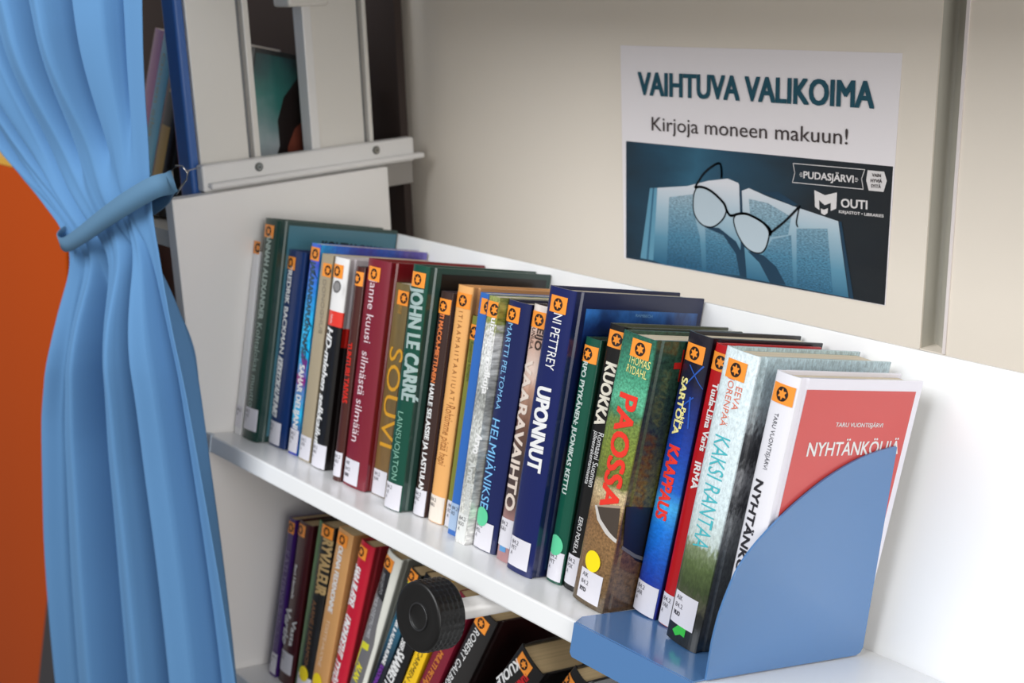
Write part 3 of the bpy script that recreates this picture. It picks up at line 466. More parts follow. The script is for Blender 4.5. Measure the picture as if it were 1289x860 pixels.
def make_book(key, spec, e):
    label, kind, smat, cmat, pages, group = spec
    w, h, dep = e['w'], e['h'], e['dep']
    hard = kind == 'hard'
    bulge = 0.0016 if hard else 0.0003
    crn = 0.0010 if hard else 0.0004
    def prof(a):
        t = 2 * a / w - 1
        return bulge * t * t + crn * t ** 8
    root = thing('book', label, 'book', frame(e['o'], e['yaw'], e['lean']), group)
    # spine with its lettering
    mb = MB(); NA = 16; th = 0.0013 if hard else 0.0006
    def on(off): return lambda a, c: Vector((a, prof(min(w, max(0, a))) - off, c))
    A = [w * (0.5 - 0.5 * math.cos(math.pi * i / NA)) for i in range(NA + 1)]
    poly = [(a, prof(a)) for a in A] + [(a, prof(a) + th) for a in A[::-1]]
    n = len(poly)
    V = [Vector((p[0], p[1], 0)) for p in poly] + [Vector((p[0], p[1], h)) for p in poly]
    for i in range(NA): mb.mesh([V[i], V[i + 1], V[n + i + 1], V[n + i]], [(0, 1, 2, 3)], smat, True)
    for i in range(NA, n):
        j = (i + 1) % n; mb.mesh([V[i], V[j], V[n + j], V[n + i]], [(0, 1, 2, 3)], smat)
    for i in range(NA):
        for z in (0, n): mb.mesh([V[z + i], V[z + i + 1], V[z + n - 2 - i], V[z + n - 1 - i]], [(0, 1, 2, 3)], smat)
    for i_, (poly_, col) in enumerate(e.get('art', [])):
        q = [(min(w, max(0, p[0])), p[1]) for p in poly_]
        drape(mb, q, [tuple(range(len(q)))], mat('printed_shape', col, 0.3, coat=0.4), on(0.00022 + 0.00003 * i_), A[1:-1])
    for t, a0, c0, a1, c1, hh, col, fl in e.get('t', []):
        letter(mb, t, (a0, c0), (a1, c1), hh, mat('printed_letters', col, 0.35, coat=0.3), on(0.00036), 0.045 if 'b' in fl else 0.0, 'i' in fl, A[1:-1])
    mb.build('spine', root, uv=lambda p: (p.x / w, p.z / h), tri=True)
    # covers
    tb = 0.0024 if hard else 0.0007
    if hard:
        pr = [(0.0, 0.0034), (0.0011, 0.0048), (0.0011, 0.0086), (0.0, 0.0104), (0.0, dep), (tb, dep), (tb, 0.0034)]
    else:
        pr = [(0.0, prof(w) + th), (0.0, dep), (tb, dep), (tb, prof(w) + th)]
    for name, sgn in (('front_cover', 1), ('back_cover', 0)):
        mb = MB()
        P = [((w - q[0]) if sgn else q[0], q[1]) for q in pr]
        mb.prism(P, 0, h, cmat, lambda p, q, c: Vector((p, q, c)))
        if sgn:
            for i_, (poly_, col) in enumerate(e.get('cart', [])):
                mb.mesh([Vector((w + 0.0002 + 0.00005 * i_, p[0], p[1])) for p in poly_], [tuple(range(len(poly_)))], mat('printed_shape', col, 0.3, coat=0.4))
            for p0, q0, p1, q1, m in COVER_RECTS.get(key, []):
                mb.mesh([Vector((w + 0.00015, *p)) for p in ((p0, q0), (p1, q0), (p1, q1), (p0, q1))], [(0, 1, 2, 3)], m)
            for t, a0, c0, a1, c1, hh, col, fl in e.get('ct', []):
                letter(mb, t, (a0, c0), (a1, c1), hh, mat('printed_letters', col, 0.35, coat=0.3), lambda p, q: Vector((w + 0.0003, p, q)), 0.05 if 'b' in fl else 0.02, 'i' in fl, None, (2.5e-5, 0, 0))
        mb.build(name, root, uv=lambda p: (p.y / dep, p.z / h), tri=True, bevel=0.0005 if hard else 0)
    # pages
    mb = MB()
    if hard: mb.box((tb + 0.0001, 0.0036, 0.0028), (w - tb - 0.0001, dep - 0.0035, h - 0.0028), pages)
    else: mb.box((tb, bulge + crn + th, 0.0004), (w - tb, dep - 0.0004, h - 0.0006), pages)
    mb.build('page_block', root)
    # stickers
    if 'st' in e:
        a, c = e['st']; mb = MB()
        a0, a1 = max(0.0002, a - 0.0088), min(w - 0.0002, a + 0.0088)
        rect(mb, a0, a1, c - 0.0063, c + 0.0063, on(0.00045), STICK, A[1:-1])
        emblem(mb, a, c, 0.0048, on(0.00062), INK, a0, a1, A[1:-1])
        mb.build('genre_sticker', root)
    if 'lab' in e:
        a, c, lines = e['lab']; mb = MB()
        a0, a1 = a - 0.0112, a + 0.0112
        if a0 < 0.0004: a0 = 0.0004; a1 = a0 + 0.0222
        a1 = min(w - 0.0004, a1)
        if a1 - a0 < 0.0185: a0 = max(0.0004, a1 - 0.0222)
        c = max(c, 0.0118)
        rect(mb, a0, a1, c - 0.0112, c + 0.0112, on(0.00045), CLEAR_LABEL.get(key, LABEL), A[1:-1])
        for i, t in enumerate(lines):
            cc = c + 0.0072 - 0.0044 * i * (1.25 if len(lines) == 3 and lines[0] == 'AIK' else 1)
            L_ = 0.0021 * len(t) * (0.92 if '.' in t else 1)
            e1 = min(a0 + 0.0022 + L_, a1 - 0.0006)
            letter(mb, t, (a0 + 0.0022, cc), (e1, cc), 0.0031, LINK, on(0.00062), 0.06 if i == 2 and lines[0] == 'AIK' else 0.0, False, A[1:-1])
        mb.build('call_number_label', root)
    if 'dot' in e:
        a, c, col = e['dot']; mb = MB(); N = 28
        V = [(min(w, max(0, a + 0.0078 * math.cos(2 * math.pi * k / N))), c + 0.0078 * math.sin(2 * math.pi * k / N)) for k in range(N)]
        drape(mb, V, [tuple(range(N))], mat('dot_sticker', col, 0.4), on(0.0007), A[1:-1])
        mb.build('dot_sticker', root)
    return root

def plain(name, rgb, rough=0.3, coat=0.35): return mat(name, rgb, rough, coat)
RED_PANEL = plain('coral_red_print', (210, 78, 74))
COVER_RECTS = {
    'nyht': [(0.0100, 0.0280, 0.1180, 0.1912, RED_PANEL)],
    'john': [(0.016, 0.010, 0.139, 0.2060, plain('black_print', (22, 20, 18)))],
    'annah': [(0.0125, 0.006, 0.144, 0.2165, plain('teal_print', (74, 124, 142)))],
    'uponnut': [(0.015, 0.006, 0.141, 0.2080, ramp_mat('deep_water_print', [(0, (40, 70, 110)), (0.42, (60, 60, 70)), (0.5, (16, 34, 74)), (0.75, (14, 30, 70)), (0.88, (22, 50, 110)), (1, (50, 120, 200))], 'v', (3.0, 0.35), (3, 0.6)))],
    'tan': [(0.014, 0.005, 0.125, 0.196, plain('brown_print', (160, 104, 66)))],
}
CLEAR_LABEL = {'blue': plain('tinted_label', (168, 192, 222)), 'rock': plain('clear_label', (226, 228, 226)), 'tan': plain('cream_label', (240, 228, 214))}
UP = 'library books on the upper shelf'; LO = 'library books on the lower shelf'; NB = 'books in the next bay'
S = {}
def spec(k, label, kind, s, c=None, pages=PAGES, group=UP): S[k] = (label, kind, s, c or s, pages, group)
spec('white', 'thin white book at the far left, between the end panel and a green book', 'soft', plain('white_cover', (236, 236, 238)))
spec('annah', 'tall dark green hardback with a teal front cover, second book from the left', 'hard', plain('dark_green_cover', (18, 56, 46)), plain('green_joint', (38, 66, 62)))
spec('backman', 'navy blue hardback lettered KIEKKOKAUPUNKI', 'hard', plain('navy_cover', (18, 46, 98)), plain('navy_cover_side', (26, 48, 98)))
spec('sahar', 'bright blue and purple book between a navy book and a plain beige one', 'soft',
     ramp_mat('blue_purple_spine', [(0, (30, 60, 190)), (0.1, (70, 40, 130)), (0.2, (40, 190, 240)), (0.36, (110, 60, 150)), (0.46, (30, 180, 240)), (0.62, (40, 190, 245)), (0.8, (50, 130, 225)), (0.92, (80, 90, 205)), (1, (60, 110, 215))], 'v', (4, 0.12), (6, 0.25), stretch=(0.5, 4)),
     ramp_mat('blue_purple_cover', [(0, (40, 170, 230)), (0.15, (50, 110, 210)), (0.4, (70, 70, 170)), (0.6, (30, 80, 180)), (0.85, (80, 60, 160)), (1, (120, 110, 190))], 'u', (7, 0.5), (9, 0.35)))
spec('beige', 'thin beige book with a plain spine, beside the bright blue book', 'soft', plain('beige_cover', (172, 158, 132)))
spec('hd', 'black, red and white hardback lettered HD-miehen selkkailut', 'hard',
     ramp_mat('banded_spine', [(0, (26, 23, 22)), (0.677, (232, 62, 48)), (0.748, (238, 236, 234))], 'v', interp='CONSTANT'),
     ramp_mat('banded_cover', [(0, (26, 20, 20)), (0.585, (214, 34, 24)), (0.672, (206, 198, 202))], 'v', interp='CONSTANT'))
spec('brownthin', 'thin dark brown book with red lettering, left of the maroon book', 'hard', plain('dark_brown_cover', (74, 34, 28)), plain('dark_brown_side', (58, 22, 22)))
spec('silm', 'maroon hardback lettered silmästä silmään', 'hard', plain('maroon_cover', (124, 26, 44), 0.4), plain('deep_red_cover', (124, 14, 24)))
spec('suovi', 'olive brown book lettered SOUVI in gold', 'soft', ramp_mat('olive_brown_spine', [(0, (128, 98, 58)), (0.5, (112, 90, 52)), (1, (120, 104, 66))], 'v', (3, 0.4), (4, 0.15)))
spec('john', 'tall green hardback lettered LAINSUOJATON', 'hard', plain('bottle_green_cover', (12, 74, 58)), plain('green_black_joint', (44, 74, 66)))
spec('macca', 'dark brown hardback with orange and white lettering, right of the green LAINSUOJATON book', 'hard', plain('umber_cover', (58, 38, 34)), plain('umber_side', (84, 70, 76)))
spec('tan', 'light orange hardback with brown lettering', 'hard', plain('light_orange_cover', (240, 178, 108)), plain('orange_joint', (222, 160, 100)))
spec('olive', 'short thin olive green book between the orange and the plain blue books', 'soft', plain('olive_cover', (128, 132, 54)))
spec('blue', 'thin plain blue book without lettering', 'soft', plain('mid_blue_cover', (48, 108, 190)))
spec('rock', 'thin book with a grey stone picture on its spine', 'soft',
     ramp_mat('stone_spine', [(0, (232, 232, 228)), (0.14, (214, 214, 208)), (0.3, (160, 162, 156)), (0.45, (206, 208, 204)), (0.6, (150, 152, 148)), (0.75, (222, 224, 222)), (0.86, (212, 212, 208)), (0.9, (140, 148, 62)), (1, (150, 156, 90))], 'v', (8, 0.18), (11, 0.75, 10), stretch=(0.6, 5)))
spec('helmi', 'navy hardback lettered HELMIJÄNIKSE with a mint green dot', 'hard', plain('ink_blue_cover', (18, 30, 84)), plain('ink_blue_side', (24, 28, 62)))
spec('vaara', 'brown misty hardback lettered VAARAVAIHTO', 'hard',
     ramp_mat('misty_brown_spine', [(0, (176, 130, 132)), (0.16, (170, 128, 124)), (0.24, (78, 62, 60)), (0.42, (74, 58, 54)), (0.55, (120, 84, 68)), (0.68, (196, 154, 132)), (0.76, (226, 204, 192)), (0.86, (196, 156, 138)), (1, (232, 222, 214))], 'v', (4, 0.1), (4, 0.15), stretch=(0.6, 3)),
     plain('brown_side', (92, 74, 70)))
spec('uponnut', 'large navy hardback lettered UPONNUT', 'hard', plain('royal_navy_cover', (14, 28, 90)), plain('royal_navy_side', (18, 28, 72)))
spec('kettu', 'short green hardback lettered JUONIKAS KETTU, with a mint green dot', 'hard', plain('fir_green_cover', (12, 80, 62)), plain('fir_green_side', (32, 64, 52)))
spec('kuokka', 'black hardback lettered KUOKKA', 'hard', plain('black_cover', (18, 17, 17)), plain('black_side', (70, 76, 62)), page_mat('straw_pages', (218, 206, 164)))
spec('paossa', 'thick hardback with a road and bushes on the spine, lettered PAOSSA in red', 'hard',
     ramp_mat('road_spine', [(0, (86, 72, 52)), (0.08, (112, 86, 56)), (0.24, (138, 104, 66)), (0.33, (128, 94, 60)), (0.38, (176, 148, 108)), (0.43, (206, 186, 146)), (0.47, (98, 106, 46)), (0.58, (124, 138, 52)), (0.68, (110, 132, 62)), (0.72, (66, 128, 92)), (0.77, (96, 184, 146)), (0.87, (62, 142, 112)), (1, (36, 92, 74))], 'v', (9, 0.09), (34, 0.65, 10), stretch=(0.5, 3)),
     ramp_mat('road_cover', [(0, (84, 62, 40)), (0.2, (112, 78, 46)), (0.3, (76, 60, 40)), (0.45, (96, 92, 40)), (0.6, (56, 62, 34)), (0.75, (34, 52, 40)), (1, (42, 78, 62))], 'v', (9, 0.12), (40, 0.9, 10), stretch=(1, 1.5)))
spec('kaappaus', 'dark blue hardback with a sea picture, lettered KAAPPAUS in red', 'hard',
     ramp_mat('sea_spine', [(0, (34, 36, 120)), (0.1, (30, 50, 150)), (0.2, (18, 84, 186)), (0.32, (30, 124, 222)), (0.40, (70, 176, 240)), (0.46, (28, 96, 200)), (0.6, (26, 66, 168)), (0.74, (26, 46, 120)), (0.84, (26, 26, 52)), (1, (26, 22, 34))], 'v', (5, 0.03), (10, 0.25, 6), stretch=(0.6, 9)),
     ramp_mat('sea_cover', [(0, (30, 44, 110)), (0.4, (34, 60, 140)), (0.7, (40, 42, 80)), (0.9, (38, 34, 44)), (1, (30, 28, 36))], 'v', (4, 0.2), (6, 0.3)))
spec('red', 'bright red hardback with white lettering, tucked behind the pale KAKSI RANTAA book', 'hard', plain('bright_red_cover', (186, 16, 26)))
spec('kaksi', 'pale blue hardback with a forest at the bottom, lettered KAKSI RANTAA', 'hard',
     ramp_mat('lake_spine', [(0, (34, 35, 34)), (0.12, (36, 38, 34)), (0.15, (84, 84, 66)), (0.2, (58, 72, 40)), (0.28, (86, 104, 60)), (0.335, (128, 142, 108)), (0.36, (196, 210, 206)), (0.5, (214, 230, 234)), (1, (226, 240, 244))], 'v', (14, 0.10), (22, 0.3, 9), stretch=(0.8, 2.5)),
     ramp_mat('city_cover', [(0, (52, 56, 56)), (0.3, (90, 96, 98)), (0.45, (146, 150, 152)), (0.5, (60, 62, 66)), (0.6, (158, 160, 164)), (0.66, (50, 52, 56)), (0.74, (96, 98, 102)), (0.79, (170, 178, 182)), (0.85, (186, 202, 206)), (1, (178, 200, 206))], 'v', (14, 0.20), (18, 0.45, 8), stretch=(4, 2.5)))
spec('nyht', 'white hardback with a coral red front cover, leaning on the blue bookend', 'hard', plain('white_gloss_cover', (234, 233, 240)), plain('white_gloss_side', (236, 234, 244)))
spec('kati', 'thin purple book against the end panel, leftmost on the lower shelf', 'soft', plain('purple_cover', (66, 34, 112)), None, PAGES_SHADED, LO)
spec('vartio', 'dark maroon hardback lettered Vartio', 'hard', plain('dark_maroon_cover', (70, 24, 26)), plain('dark_maroon_side', (66, 24, 28)), PAGES_SHADED, LO)
spec('ryva', 'black book with a green left edge and gold lettering', 'hard', ramp_mat('green_black_spine', [(0, (50, 112, 40)), (0.22, (48, 104, 38)), (0.42, (36, 34, 30)), (1, (40, 38, 36))], 'u', (4, 0.25), (6, 0.2), stretch=(1, 3)), plain('black_side_cover', (34, 30, 30)), PAGES_SHADED, LO)
spec('olena', 'tan book with white lettering, left of the red UNOHDETUT book', 'soft', plain('tan_cover', (212, 158, 100)), None, PAGES_SHADED, LO)
spec('sara', 'red hardback lettered UNOHDETUT on the lower shelf', 'hard', plain('crimson_cover', (192, 28, 50)), plain('crimson_side', (150, 18, 34)), PAGES_SHADED, LO)
spec('gray', 'white edged grey book with yellow lettering, leaning left of the black knob', 'hard', plain('off_white_cover', (226, 226, 216)), plain('grey_white_side', (178, 178, 166)), PAGES_SHADED, LO)
spec('mark', 'dark teal and black book with small white and purple lettering, partly behind the black knob', 'soft', ramp_mat('teal_black_spine', [(0, (26, 24, 28)), (0.45, (26, 30, 40)), (0.66, (40, 96, 122)), (0.8, (34, 60, 70)), (0.86, (28, 27, 24)), (1, (30, 29, 24))], 'v', (3, 0.1)), None, PAGES_SHADED, LO)
spec('saarre', 'black book with bold white lettering SAARRE, below the black knob', 'soft', plain('jet_black_cover', (14, 13, 16)), None, PAGES_SHADED, LO)
spec('carmen', 'yellow book directly below the black knob', 'soft', plain('yellow_cover', (246, 198, 28)), None, PAGES_SHADED, LO)
spec('multi', 'wine red book with gold lettering, right of the yellow book on the lower shelf', 'soft', plain('wine_cover', (126, 26, 48)), None, PAGES_SHADED, LO)
spec('robert', 'charcoal hardback with white lettering, under the white rod right of the black knob', 'hard', plain('charcoal_cover', (38, 36, 36)), ramp_mat('ember_cover', [(0, (22, 18, 18)), (0.5, (70, 20, 16)), (1, (22, 16, 16))], 'u', (3, 0.6)), PAGES_SHADED, LO)
spec('kuole', 'thick black hardback lettered KUOLE, with broad tan page edges on top', 'hard', plain('coal_cover', (20, 19, 20)), plain('coal_side', (26, 24, 24)), PAGES_SHADED, LO)
spec('lastone', 'black hardback farthest right on the lower shelf, under the blue bookend', 'hard', plain('pitch_black_cover', (16, 15, 16)), None, PAGES_SHADED, LO)
for k in BOOKS: make_book(k, S[k], BOOKS[k])
# small emblem on the banded book is part of its spine print; books of the next bay
BAYB = {
 'bayface': dict(o=bayf(-0.100, 0.0, 0.0), w=0.020, h=0.195, dep=0.150, yaw=0, lean=0),
 'bayblue': dict(o=bayf(-0.2890, -0.004, 0.0062), w=0.0265, h=0.206, dep=0.150, yaw=0, lean=9,
                 t=[('Onnen aika', 0.0135, 0.180, 0.0135, 0.085, 0.008, (205, 200, 170), '')]),
 'baypink': dict(o=bayf(-0.3120, -0.004, 0.0050), w=0.0210, h=0.207, dep=0.150, yaw=0, lean=9),
 'baydark': dict(o=bayf(-0.2605, -0.004, 0.0075), w=0.0330, h=0.200, dep=0.150, yaw=0, lean=9),
}
S['bayface'] = ('book seen between the two grey uprights, its cover a cloudy sky with a dark head', 'hard', plain('black_bay_spine', (30, 28, 30)), plain('black_bay_cover', (32, 34, 36)), PAGES_SHADED, NB)
S['bayblue'] = ('light blue book seen between the curtain and the blue strip', 'hard', plain('sky_blue_cover', (156, 222, 246)), None, PAGES_SHADED, NB)
S['baypink'] = ('pink book at the edge of the curtain, left of the light blue book', 'hard', plain('pink_cover', (250, 186, 214)), None, PAGES_SHADED, NB)
S['baydark'] = ('black and brown book with a gold block, right of the light blue book', 'hard', ramp_mat('brown_black_spine', [(0, (122, 40, 48)), (0.22, (118, 60, 56)), (0.30, (52, 46, 48)), (1, (46, 42, 44))], 'u', interp='CONSTANT'), plain('bay_black_cover', (40, 38, 40)), PAGES_SHADED, NB)
sky = ramp_mat('cloudy_sky_print', [(0, (176, 184, 190)), (0.4, (186, 194, 200)), (0.58, (120, 150, 152)), (0.74, (54, 122, 116)), (1, (34, 60, 66))], 'v', (3.2, 0.45), None)
COVER_RECTS['bayface'] = [(0.012, 0.006, 0.146, 0.190, sky)]
head = [(0.045, 0.06), (0.062, 0.08), (0.066, 0.100), (0.060, 0.125), (0.064, 0.150), (0.078, 0.172), (0.098, 0.182), (0.118, 0.176), (0.132, 0.160), (0.136, 0.135), (0.130, 0.110), (0.126, 0.085), (0.146, 0.06)]
face = [(0.078, 0.075), (0.074, 0.100), (0.080, 0.120), (0.090, 0.130), (0.108, 0.128), (0.116, 0.110), (0.112, 0.090), (0.100, 0.074)]
BAYB['bayface']['cart'] = [([(p - 0.014, q) for p, q in head], (34, 26, 26)), ([(p - 0.012, q) for p, q in face], (128, 66, 52))]
BAYB['baydark']['art'] = [([(0.008, 0.030), (0.028, 0.030), (0.028, 0.100), (0.008, 0.100)], (206, 160, 76)), ([(0.013, 0.137), (0.030, 0.137), (0.030, 0.141), (0.013, 0.141)], (200, 170, 120)), ([(0.013, 0.149), (0.030, 0.149), (0.030, 0.153), (0.013, 0.153)], (200, 170, 120))]
for k in BAYB: make_book(k, S[k], BAYB[k])

# ------------------------------------------------------------------ blue bookend
BLUE = mat('blue_enamel', (82, 126, 178), 0.24, coat=0.6)
be = thing('bookend', 'blue metal bookend with a curved upright plate at the right end of the books', 'bookend', Matrix.Translation(shelf(0.6, 0.02, 0)))
P0 = shelf(0.6180, 0.0074, 0.0006)
yw = math.radians(7.5)
T_ = math.sin(yw) * AX + math.cos(yw) * AD; A_ = math.cos(yw) * AX - math.sin(yw) * AD
b = MB()
base = [(0.5115, -0.0030), (0.6170, -0.0030), (0.6175, 0.0085), (0.6300, 0.105), (0.5165, 0.105), (0.5062, 0.0085)]
b.prism(base, 0.0003, 0.0014, BLUE, lambda p, q, h: shelf(p, q, h))
up(b, 'base_plate', be)
b = MB()
fl = [(0.5115, 0.0010), (0.6170, 0.0010), (0.6170, -0.0200), (0.6145, -0.0232), (0.5140, -0.0232), (0.5115, -0.0205)]
b.prism(fl, -0.0046, -0.0030, BLUE, lambda p, q, h: shelf(p, h, q))
up(b, 'front_flange', be)
curve = [(0.0001, 0.0004), (-0.0017, 0.0268), (-0.0008, 0.0456), (0.0030, 0.0640), (0.0076, 0.0770), (0.0175, 0.0912), (0.0314, 0.1048), (0.0459, 0.1170), (0.0641, 0.1296), (0.0807, 0.1386), (0.0979, 0.1459), (0.1163, 0.1511), (0.1337, 0.1543), (0.1349, 0.1535), (0.1506, 0.0060), (0.1490, 0.0022), (0.1450, 0.0004)]
ln = math.radians(3.4)
C_ = math.cos(ln) * AN + math.sin(ln) * A_; A2 = math.cos(ln) * A_ - math.sin(ln) * AN
def smooth_curve(P, i0, i1, sub=5):
    out = P[:i0]
    for i in range(i0, i1):
        a, b_, c, d_ = P[max(i0, i - 1)], P[i], P[i + 1], P[min(i1, i + 2)]
        for k in range(sub):
            t = k / sub
            out.append(tuple(0.5 * (2 * b_[j] + (c[j] - a[j]) * t + (2 * a[j] - 5 * b_[j] + 4 * c[j] - d_[j]) * t * t + (3 * b_[j] - a[j] - 3 * c[j] + d_[j]) * t ** 3) for j in (0, 1)))
    return out + P[i1:]
b = MB()
b.prism(smooth_curve(curve, 1, 12), -0.0007, 0.0009, BLUE, lambda p, q, h: P0 + T_ * p + C_ * q + A2 * h)
up(b, 'side_plate', be, tri=True, bevel=0.0004)

# ------------------------------------------------------------------ poster on the wall
PM = dict(white=mat('poster_white_print', (226, 222, 222), 0.5), teal=mat('poster_teal_print', (16, 78, 96), 0.5), dark=mat('poster_dark_print', (62, 52, 52), 0.5),
          glow=ramp_mat('poster_haze_print', [(0, (22, 64, 86)), (0.4, (40, 98, 126)), (1, (24, 60, 80))], 'u', (3, 0.5), rough=0.5, coat=0.1),
          edge=mat('poster_page_edges', (96, 152, 178), 0.5), edgeline=mat('poster_page_line', (54, 104, 132), 0.5),
          print=ramp_mat('poster_text_block', [(0, (34, 88, 120)), (0.25, (72, 126, 154)), (0.5, (122, 158, 176)), (0.75, (170, 188, 198))], 'v', (2, 0.3), (110, 0.55, 2), 0.5, 0.1),
          page=ramp_mat('poster_page_print', [(0, (40, 98, 130)), (0.22, (92, 146, 172)), (0.48, (168, 194, 208)), (0.72, (222, 224, 230)), (1, (222, 224, 230))], 'v', (2, 0.15), None, 0.5, 0.1),
          gutter=mat('poster_gutter_print', (22, 58, 82), 0.5), lens=mat('poster_lens_print', (186, 202, 212), 0.5), frame=mat('poster_frame_print', (20, 28, 36), 0.4),
          image=ramp_mat('poster_backdrop_print', [(0, (18, 44, 60)), (0.16, (26, 66, 88)), (0.3, (44, 96, 122)), (0.45, (32, 74, 98)), (0.62, (26, 52, 68)), (0.75, (22, 32, 40)), (1, (20, 26, 32))], 'u', (3, 0.35), None, 0.5, 0.1))
PAPER = mat('poster_paper', (242, 237, 240), 0.5)
b = MB()
c4 = POSTER['corners']
cz = POSTER['corners']
V = []
NU, NV = 12, 8
def pw(u, v):
    a = [c4[3][i] + (c4[2][i] - c4[3][i]) * u for i in (0, 1)]; c = [c4[0][i] + (c4[1][i] - c4[0][i]) * u for i in (0, 1)]
    return (a[0] + (c[0] - a[0]) * v, a[1] + (c[1] - a[1]) * v)
for j, yy in ((0, YW - 0.0002), (1, YW - 0.0006)):
    V += [Vector((pw(u, v)[0], yy, pw(u, v)[1])) for u, v in ((0, 0), (1, 0), (1, 1), (0, 1))]
b.mesh(V, [(0, 1, 2, 3), (7, 6, 5, 4), (0, 4, 5, 1), (1, 5, 6, 2), (2, 6, 7, 3), (3, 7, 4, 0)], PAPER)
y_ = YW - 0.0007
def soften(P, sub=5):
    cl = P[0] == P[-1]; n = len(P); out = []
    for i in range(n - 1):
        a = P[i - 1] if i else (P[-2] if cl else P[0]); d_ = P[i + 2] if i + 2 < n else (P[1] if cl else P[-1])
        for s_ in range(sub):
            t = s_ / sub
            out.append(tuple(0.5 * (2 * P[i][j] + (P[i + 1][j] - a[j]) * t + (2 * a[j] - 5 * P[i][j] + 4 * P[i + 1][j] - d_[j]) * t * t + (3 * P[i][j] - a[j] - 3 * P[i + 1][j] + d_[j]) * t ** 3) for j in (0, 1)))
    return out + [P[-1]]
for k, P in POSTER['polys']:
    if k == 'lens': P = soften(P + P[:1])[:-1]
    b.mesh([Vector((p[0], y_, p[1])) for p in P], [tuple(range(len(P)))], PM[k]); y_ -= 0.00003
for k, t, P in POSTER['lines']:
    if k == 'frame': P = soften(P)
    for i in range(len(P) - 1):
        d = Vector((P[i + 1][0] - P[i][0], P[i + 1][1] - P[i][1])); l = d.length; d /= l; u = Vector((-d.y, d.x)) * t / 2; d = d * t * 0.4
        q0, q1 = Vector(P[i]), Vector(P[i + 1])
        b.mesh([Vector((q.x, y_, q.y)) for q in (q0 - d - u, q1 + d - u, q1 + d + u, q0 - d + u)], [(0, 1, 2, 3)], PM[k])
for t, p0, p1, h, k, fl in POSTER['texts']:
    letter(b, t, p0, p1, h, PM[k], lambda p, q: Vector((p, y_ - 0.0001, q)), 0.042 if 'b' in fl else 0.0)
po = b.build('poster', tri=True, uv=lambda p: ((p.x - 0.262) / 0.285, (p.z - 0.168) / 0.112))
tag(po, 'white poster headed VAIHTUVA VALIKOIMA with glasses on an open book', 'poster')

# ------------------------------------------------------------------ curtain and tieback
def interp(tab, z):
    for (z0, a), (z1, c) in zip(tab, tab[1:]):
        if z1 <= z <= z0:
            t = (z0 - z) / (z0 - z1); return a + (c - a) * t
    return tab[-1][1]
LEFT = [(0.62, -0.70), (0.42, -0.46), (0.282, -0.345), (0.255, -0.320), (0.235, -0.280), (0.213, -0.222), (0.20, -0.180), (0.19, -0.164), (0.17, -0.172), (0.13, -0.188), (0.072, -0.202), (-0.012, -0.242), (-0.172, -0.282), (-0.421, -0.330), (-0.66, -0.37)]
RIGHT = [(0.62, 0.094), (0.42, 0.078), (0.33, 0.056), (0.267, 0.044), (0.24, 0.040), (0.194, 0.050), (0.089, 0.072), (-0.209, 0.092), (-0.66, 0.116)]
def smin(tab, z): return (interp(tab, min(0.62, z + 0.02)) + 2 * interp(tab, z) + interp(tab, max(-0.66, z - 0.02))) / 4
CURT = mat('blue_curtain_cloth', (96, 143, 190), 0.85, bump=(900, 0.12, 0.0004), spec=0.2)
b = MB()
NU, NV = 260, 220
random.seed(4)
def fold_profile(P):
    def fn(u):
        for (a, p), (c, q) in zip(P, P[1:]):
            if a <= u <= c:
                s_ = (u - a) / (c - a); return p + (q - p) * (0.5 - 0.5 * math.cos(math.pi * s_))
        return P[-1][1]
    return fn
fold_up = fold_profile([(0, -0.4), (0.06, 0.7), (0.115, -0.8), (0.17, 0.6), (0.23, 0.75), (0.275, -0.9), (0.33, 0.8), (0.40, 0.6), (0.44, -0.8), (0.50, 0.75), (0.575, 0.9), (0.61, -1.0), (0.66, 0.7), (0.735, 0.95), (0.775, -1.0), (0.82, 0.6), (0.885, 0.75), (0.905, -0.9), (0.93, 0.25), (1.0, 0.45)])
fold_low = fold_profile([(0, -0.3), (0.05, 0.75), (0.11, 0.5), (0.20, -1.0), (0.255, 0.85), (0.34, 0.95), (0.385, -0.15), (0.47, -0.55), (0.55, 0.7), (0.68, 1.0), (0.725, -0.9), (0.765, -0.6), (0.80, 0.75), (0.845, 0.6), (0.872, -0.9), (0.91, 0.05), (1.0, 0.4)])
V = []
for j in range(NV + 1):
    z = 0.62 - 1.28 * j / NV
    for i in range(NU + 1):
        u = i / NU
        zt = 0.192 + 0.068 * u                            # the strap runs up to the right
        dz = z - zt
        zz = z - 0.068 * u * math.exp(-(dz / 0.09) ** 2) * 0.35
        xl, xr = smin(LEFT, zz), smin(RIGHT, z)
        x = xl + (xr - xl) * u
        up_ = 1 / (1 + math.exp(-dz / 0.02))
        far = min(1, abs(dz) / 0.16)
        far = far * far * (3 - 2 * far)
        wu, wl = fold_up(u), fold_low(u)
        pinch = math.exp(-(dz / 0.05) ** 2)
        wt = math.sin(2 * math.pi * (10 * u + 0.6 * math.sin(5 * u))) * 0.5 + math.sin(2 * math.pi * 6 * u) * 0.5
        A = 0.006 + 0.034 * far * (1 if dz > 0 else 1.15)
        e_ = min(1, max(0, (u - 0.80) / 0.12)); hem = 1 - 0.70 * e_ * e_ * (3 - 2 * e_)
        y = -0.053 - (A * (up_ * wu + (1 - up_) * wl) * (1 - 0.75 * pinch) + 0.006 * pinch * wt) * hem
        x += 0.004 * math.sin(5 * z + 9 * u) * far
        y -= 0.012 * pinch * math.sin(math.pi * u)       # the gathered bundle is round
        y += 0.010 * math.sin(7 * z + 3 * u) * 0.4
        V.append((x, y, z))
F = [(j * (NU + 1) + i, j * (NU + 1) + i + 1, (j + 1) * (NU + 1) + i + 1, (j + 1) * (NU + 1) + i) for j in range(NV) for i in range(NU)]
b.mesh(V, F, CURT, True)
cu = b.build('curtain')
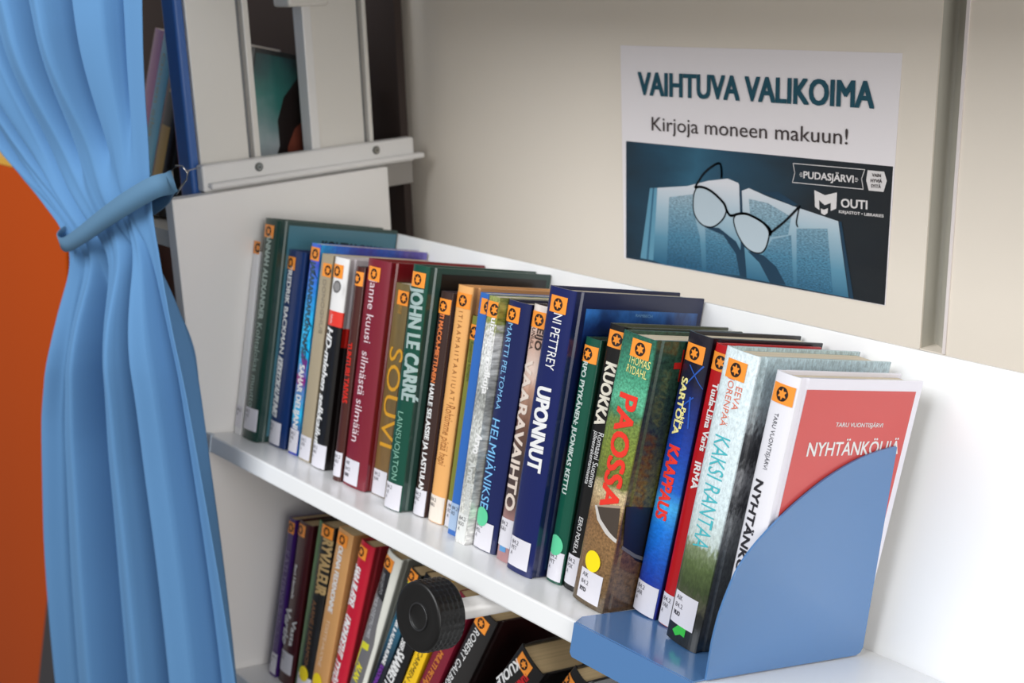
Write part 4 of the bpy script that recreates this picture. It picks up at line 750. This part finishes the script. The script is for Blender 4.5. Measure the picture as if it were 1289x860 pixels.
sm = cu.modifiers.new('thickness', 'SOLIDIFY'); sm.thickness = 0.0008
tag(cu, 'blue curtain gathered by a strap, hanging at the left of the shelves', 'curtain')

tb = thing('curtain_tieback', 'grey-blue strap with a wire hook holding the blue curtain to the rail', 'curtain tieback', Matrix.Translation((-0.05, -0.07, 0.22)))
STRAP = mat('grey_blue_strap', (84, 124, 156), 0.8, bump=(700, 0.15, 0.0004))
front = [(-0.172, -0.050, 0.192), (-0.158, -0.066, 0.188), (-0.125, -0.0735, 0.189), (-0.075, -0.0775, 0.205), (-0.020, -0.0765, 0.228), (0.025, -0.071, 0.248), (0.056, -0.060, 0.263), (0.0625, -0.050, 0.2655)]
back = [(0.056, -0.044, 0.265), (0.0, -0.030, 0.242), (-0.09, -0.028, 0.208), (-0.160, -0.034, 0.192)]
loop = front + back
def cr(P, sub):
    n = len(P); out = []
    for i in range(n):
        a, b_, c, d_ = (Vector(P[(i + k) % n]) for k in (-1, 0, 1, 2))
        for k in range(sub):
            t = k / sub
            out.append(0.5 * (2 * b_ + (c - a) * t + (2 * a - 5 * b_ + 4 * c - d_) * t * t + (3 * b_ - a - 3 * c + d_) * t ** 3))
    return out
pts = cr(loop, 8); n = len(pts)
b = MB(); V = []
ctr = Vector((-0.06, -0.05, 0.22))
for i, p in enumerate(pts):
    t = (pts[(i + 1) % n] - pts[i - 1]).normalized()
    out = (p - ctr); out -= t * out.dot(t); out.z *= 0.2; out = out.normalized()
    upv = t.cross(out).normalized()
    if upv.z < 0: upv = -upv
    hw = 0.0086 * (0.75 + 0.35 * min(1, max(0, (p.x + 0.18) / 0.2)))
    for q in (p - upv * hw, p + upv * hw, p + upv * hw + out * 0.0016, p - upv * hw + out * 0.0016): V.append(q)
F = []
for i in range(n):
    j = (i + 1) % n
    for k in range(4): F.append((4 * i + k, 4 * i + (k + 1) % 4, 4 * j + (k + 1) % 4, 4 * j + k))
b.mesh(V, F, STRAP, False)
o = up(b, 'strap', tb); 
for p in o.data.polygons: p.use_smooth = True
b = MB()
WIRE = mat('bright_wire', (190, 188, 184), 0.25, metal=1.0)
b.tube([(0.052, -0.040, 0.255), (0.040, -0.034, 0.262), (0.033, -0.031, 0.271), (0.040, -0.030, 0.2765), (0.052, -0.030, 0.277), (0.061, -0.030, 0.2725), (0.059, -0.031, 0.266), (0.050, -0.033, 0.258), (0.046, -0.036, 0.252)], 0.0008, WIRE, 8)
b.tube([(0.061, -0.030, 0.2725), (0.01, -0.003, 0.266), (-0.030, 0.0285, 0.2610)], 0.0005, WIRE, 8)
o = up(b, 'hook', tb); o['label'] = 'bent wire hook'
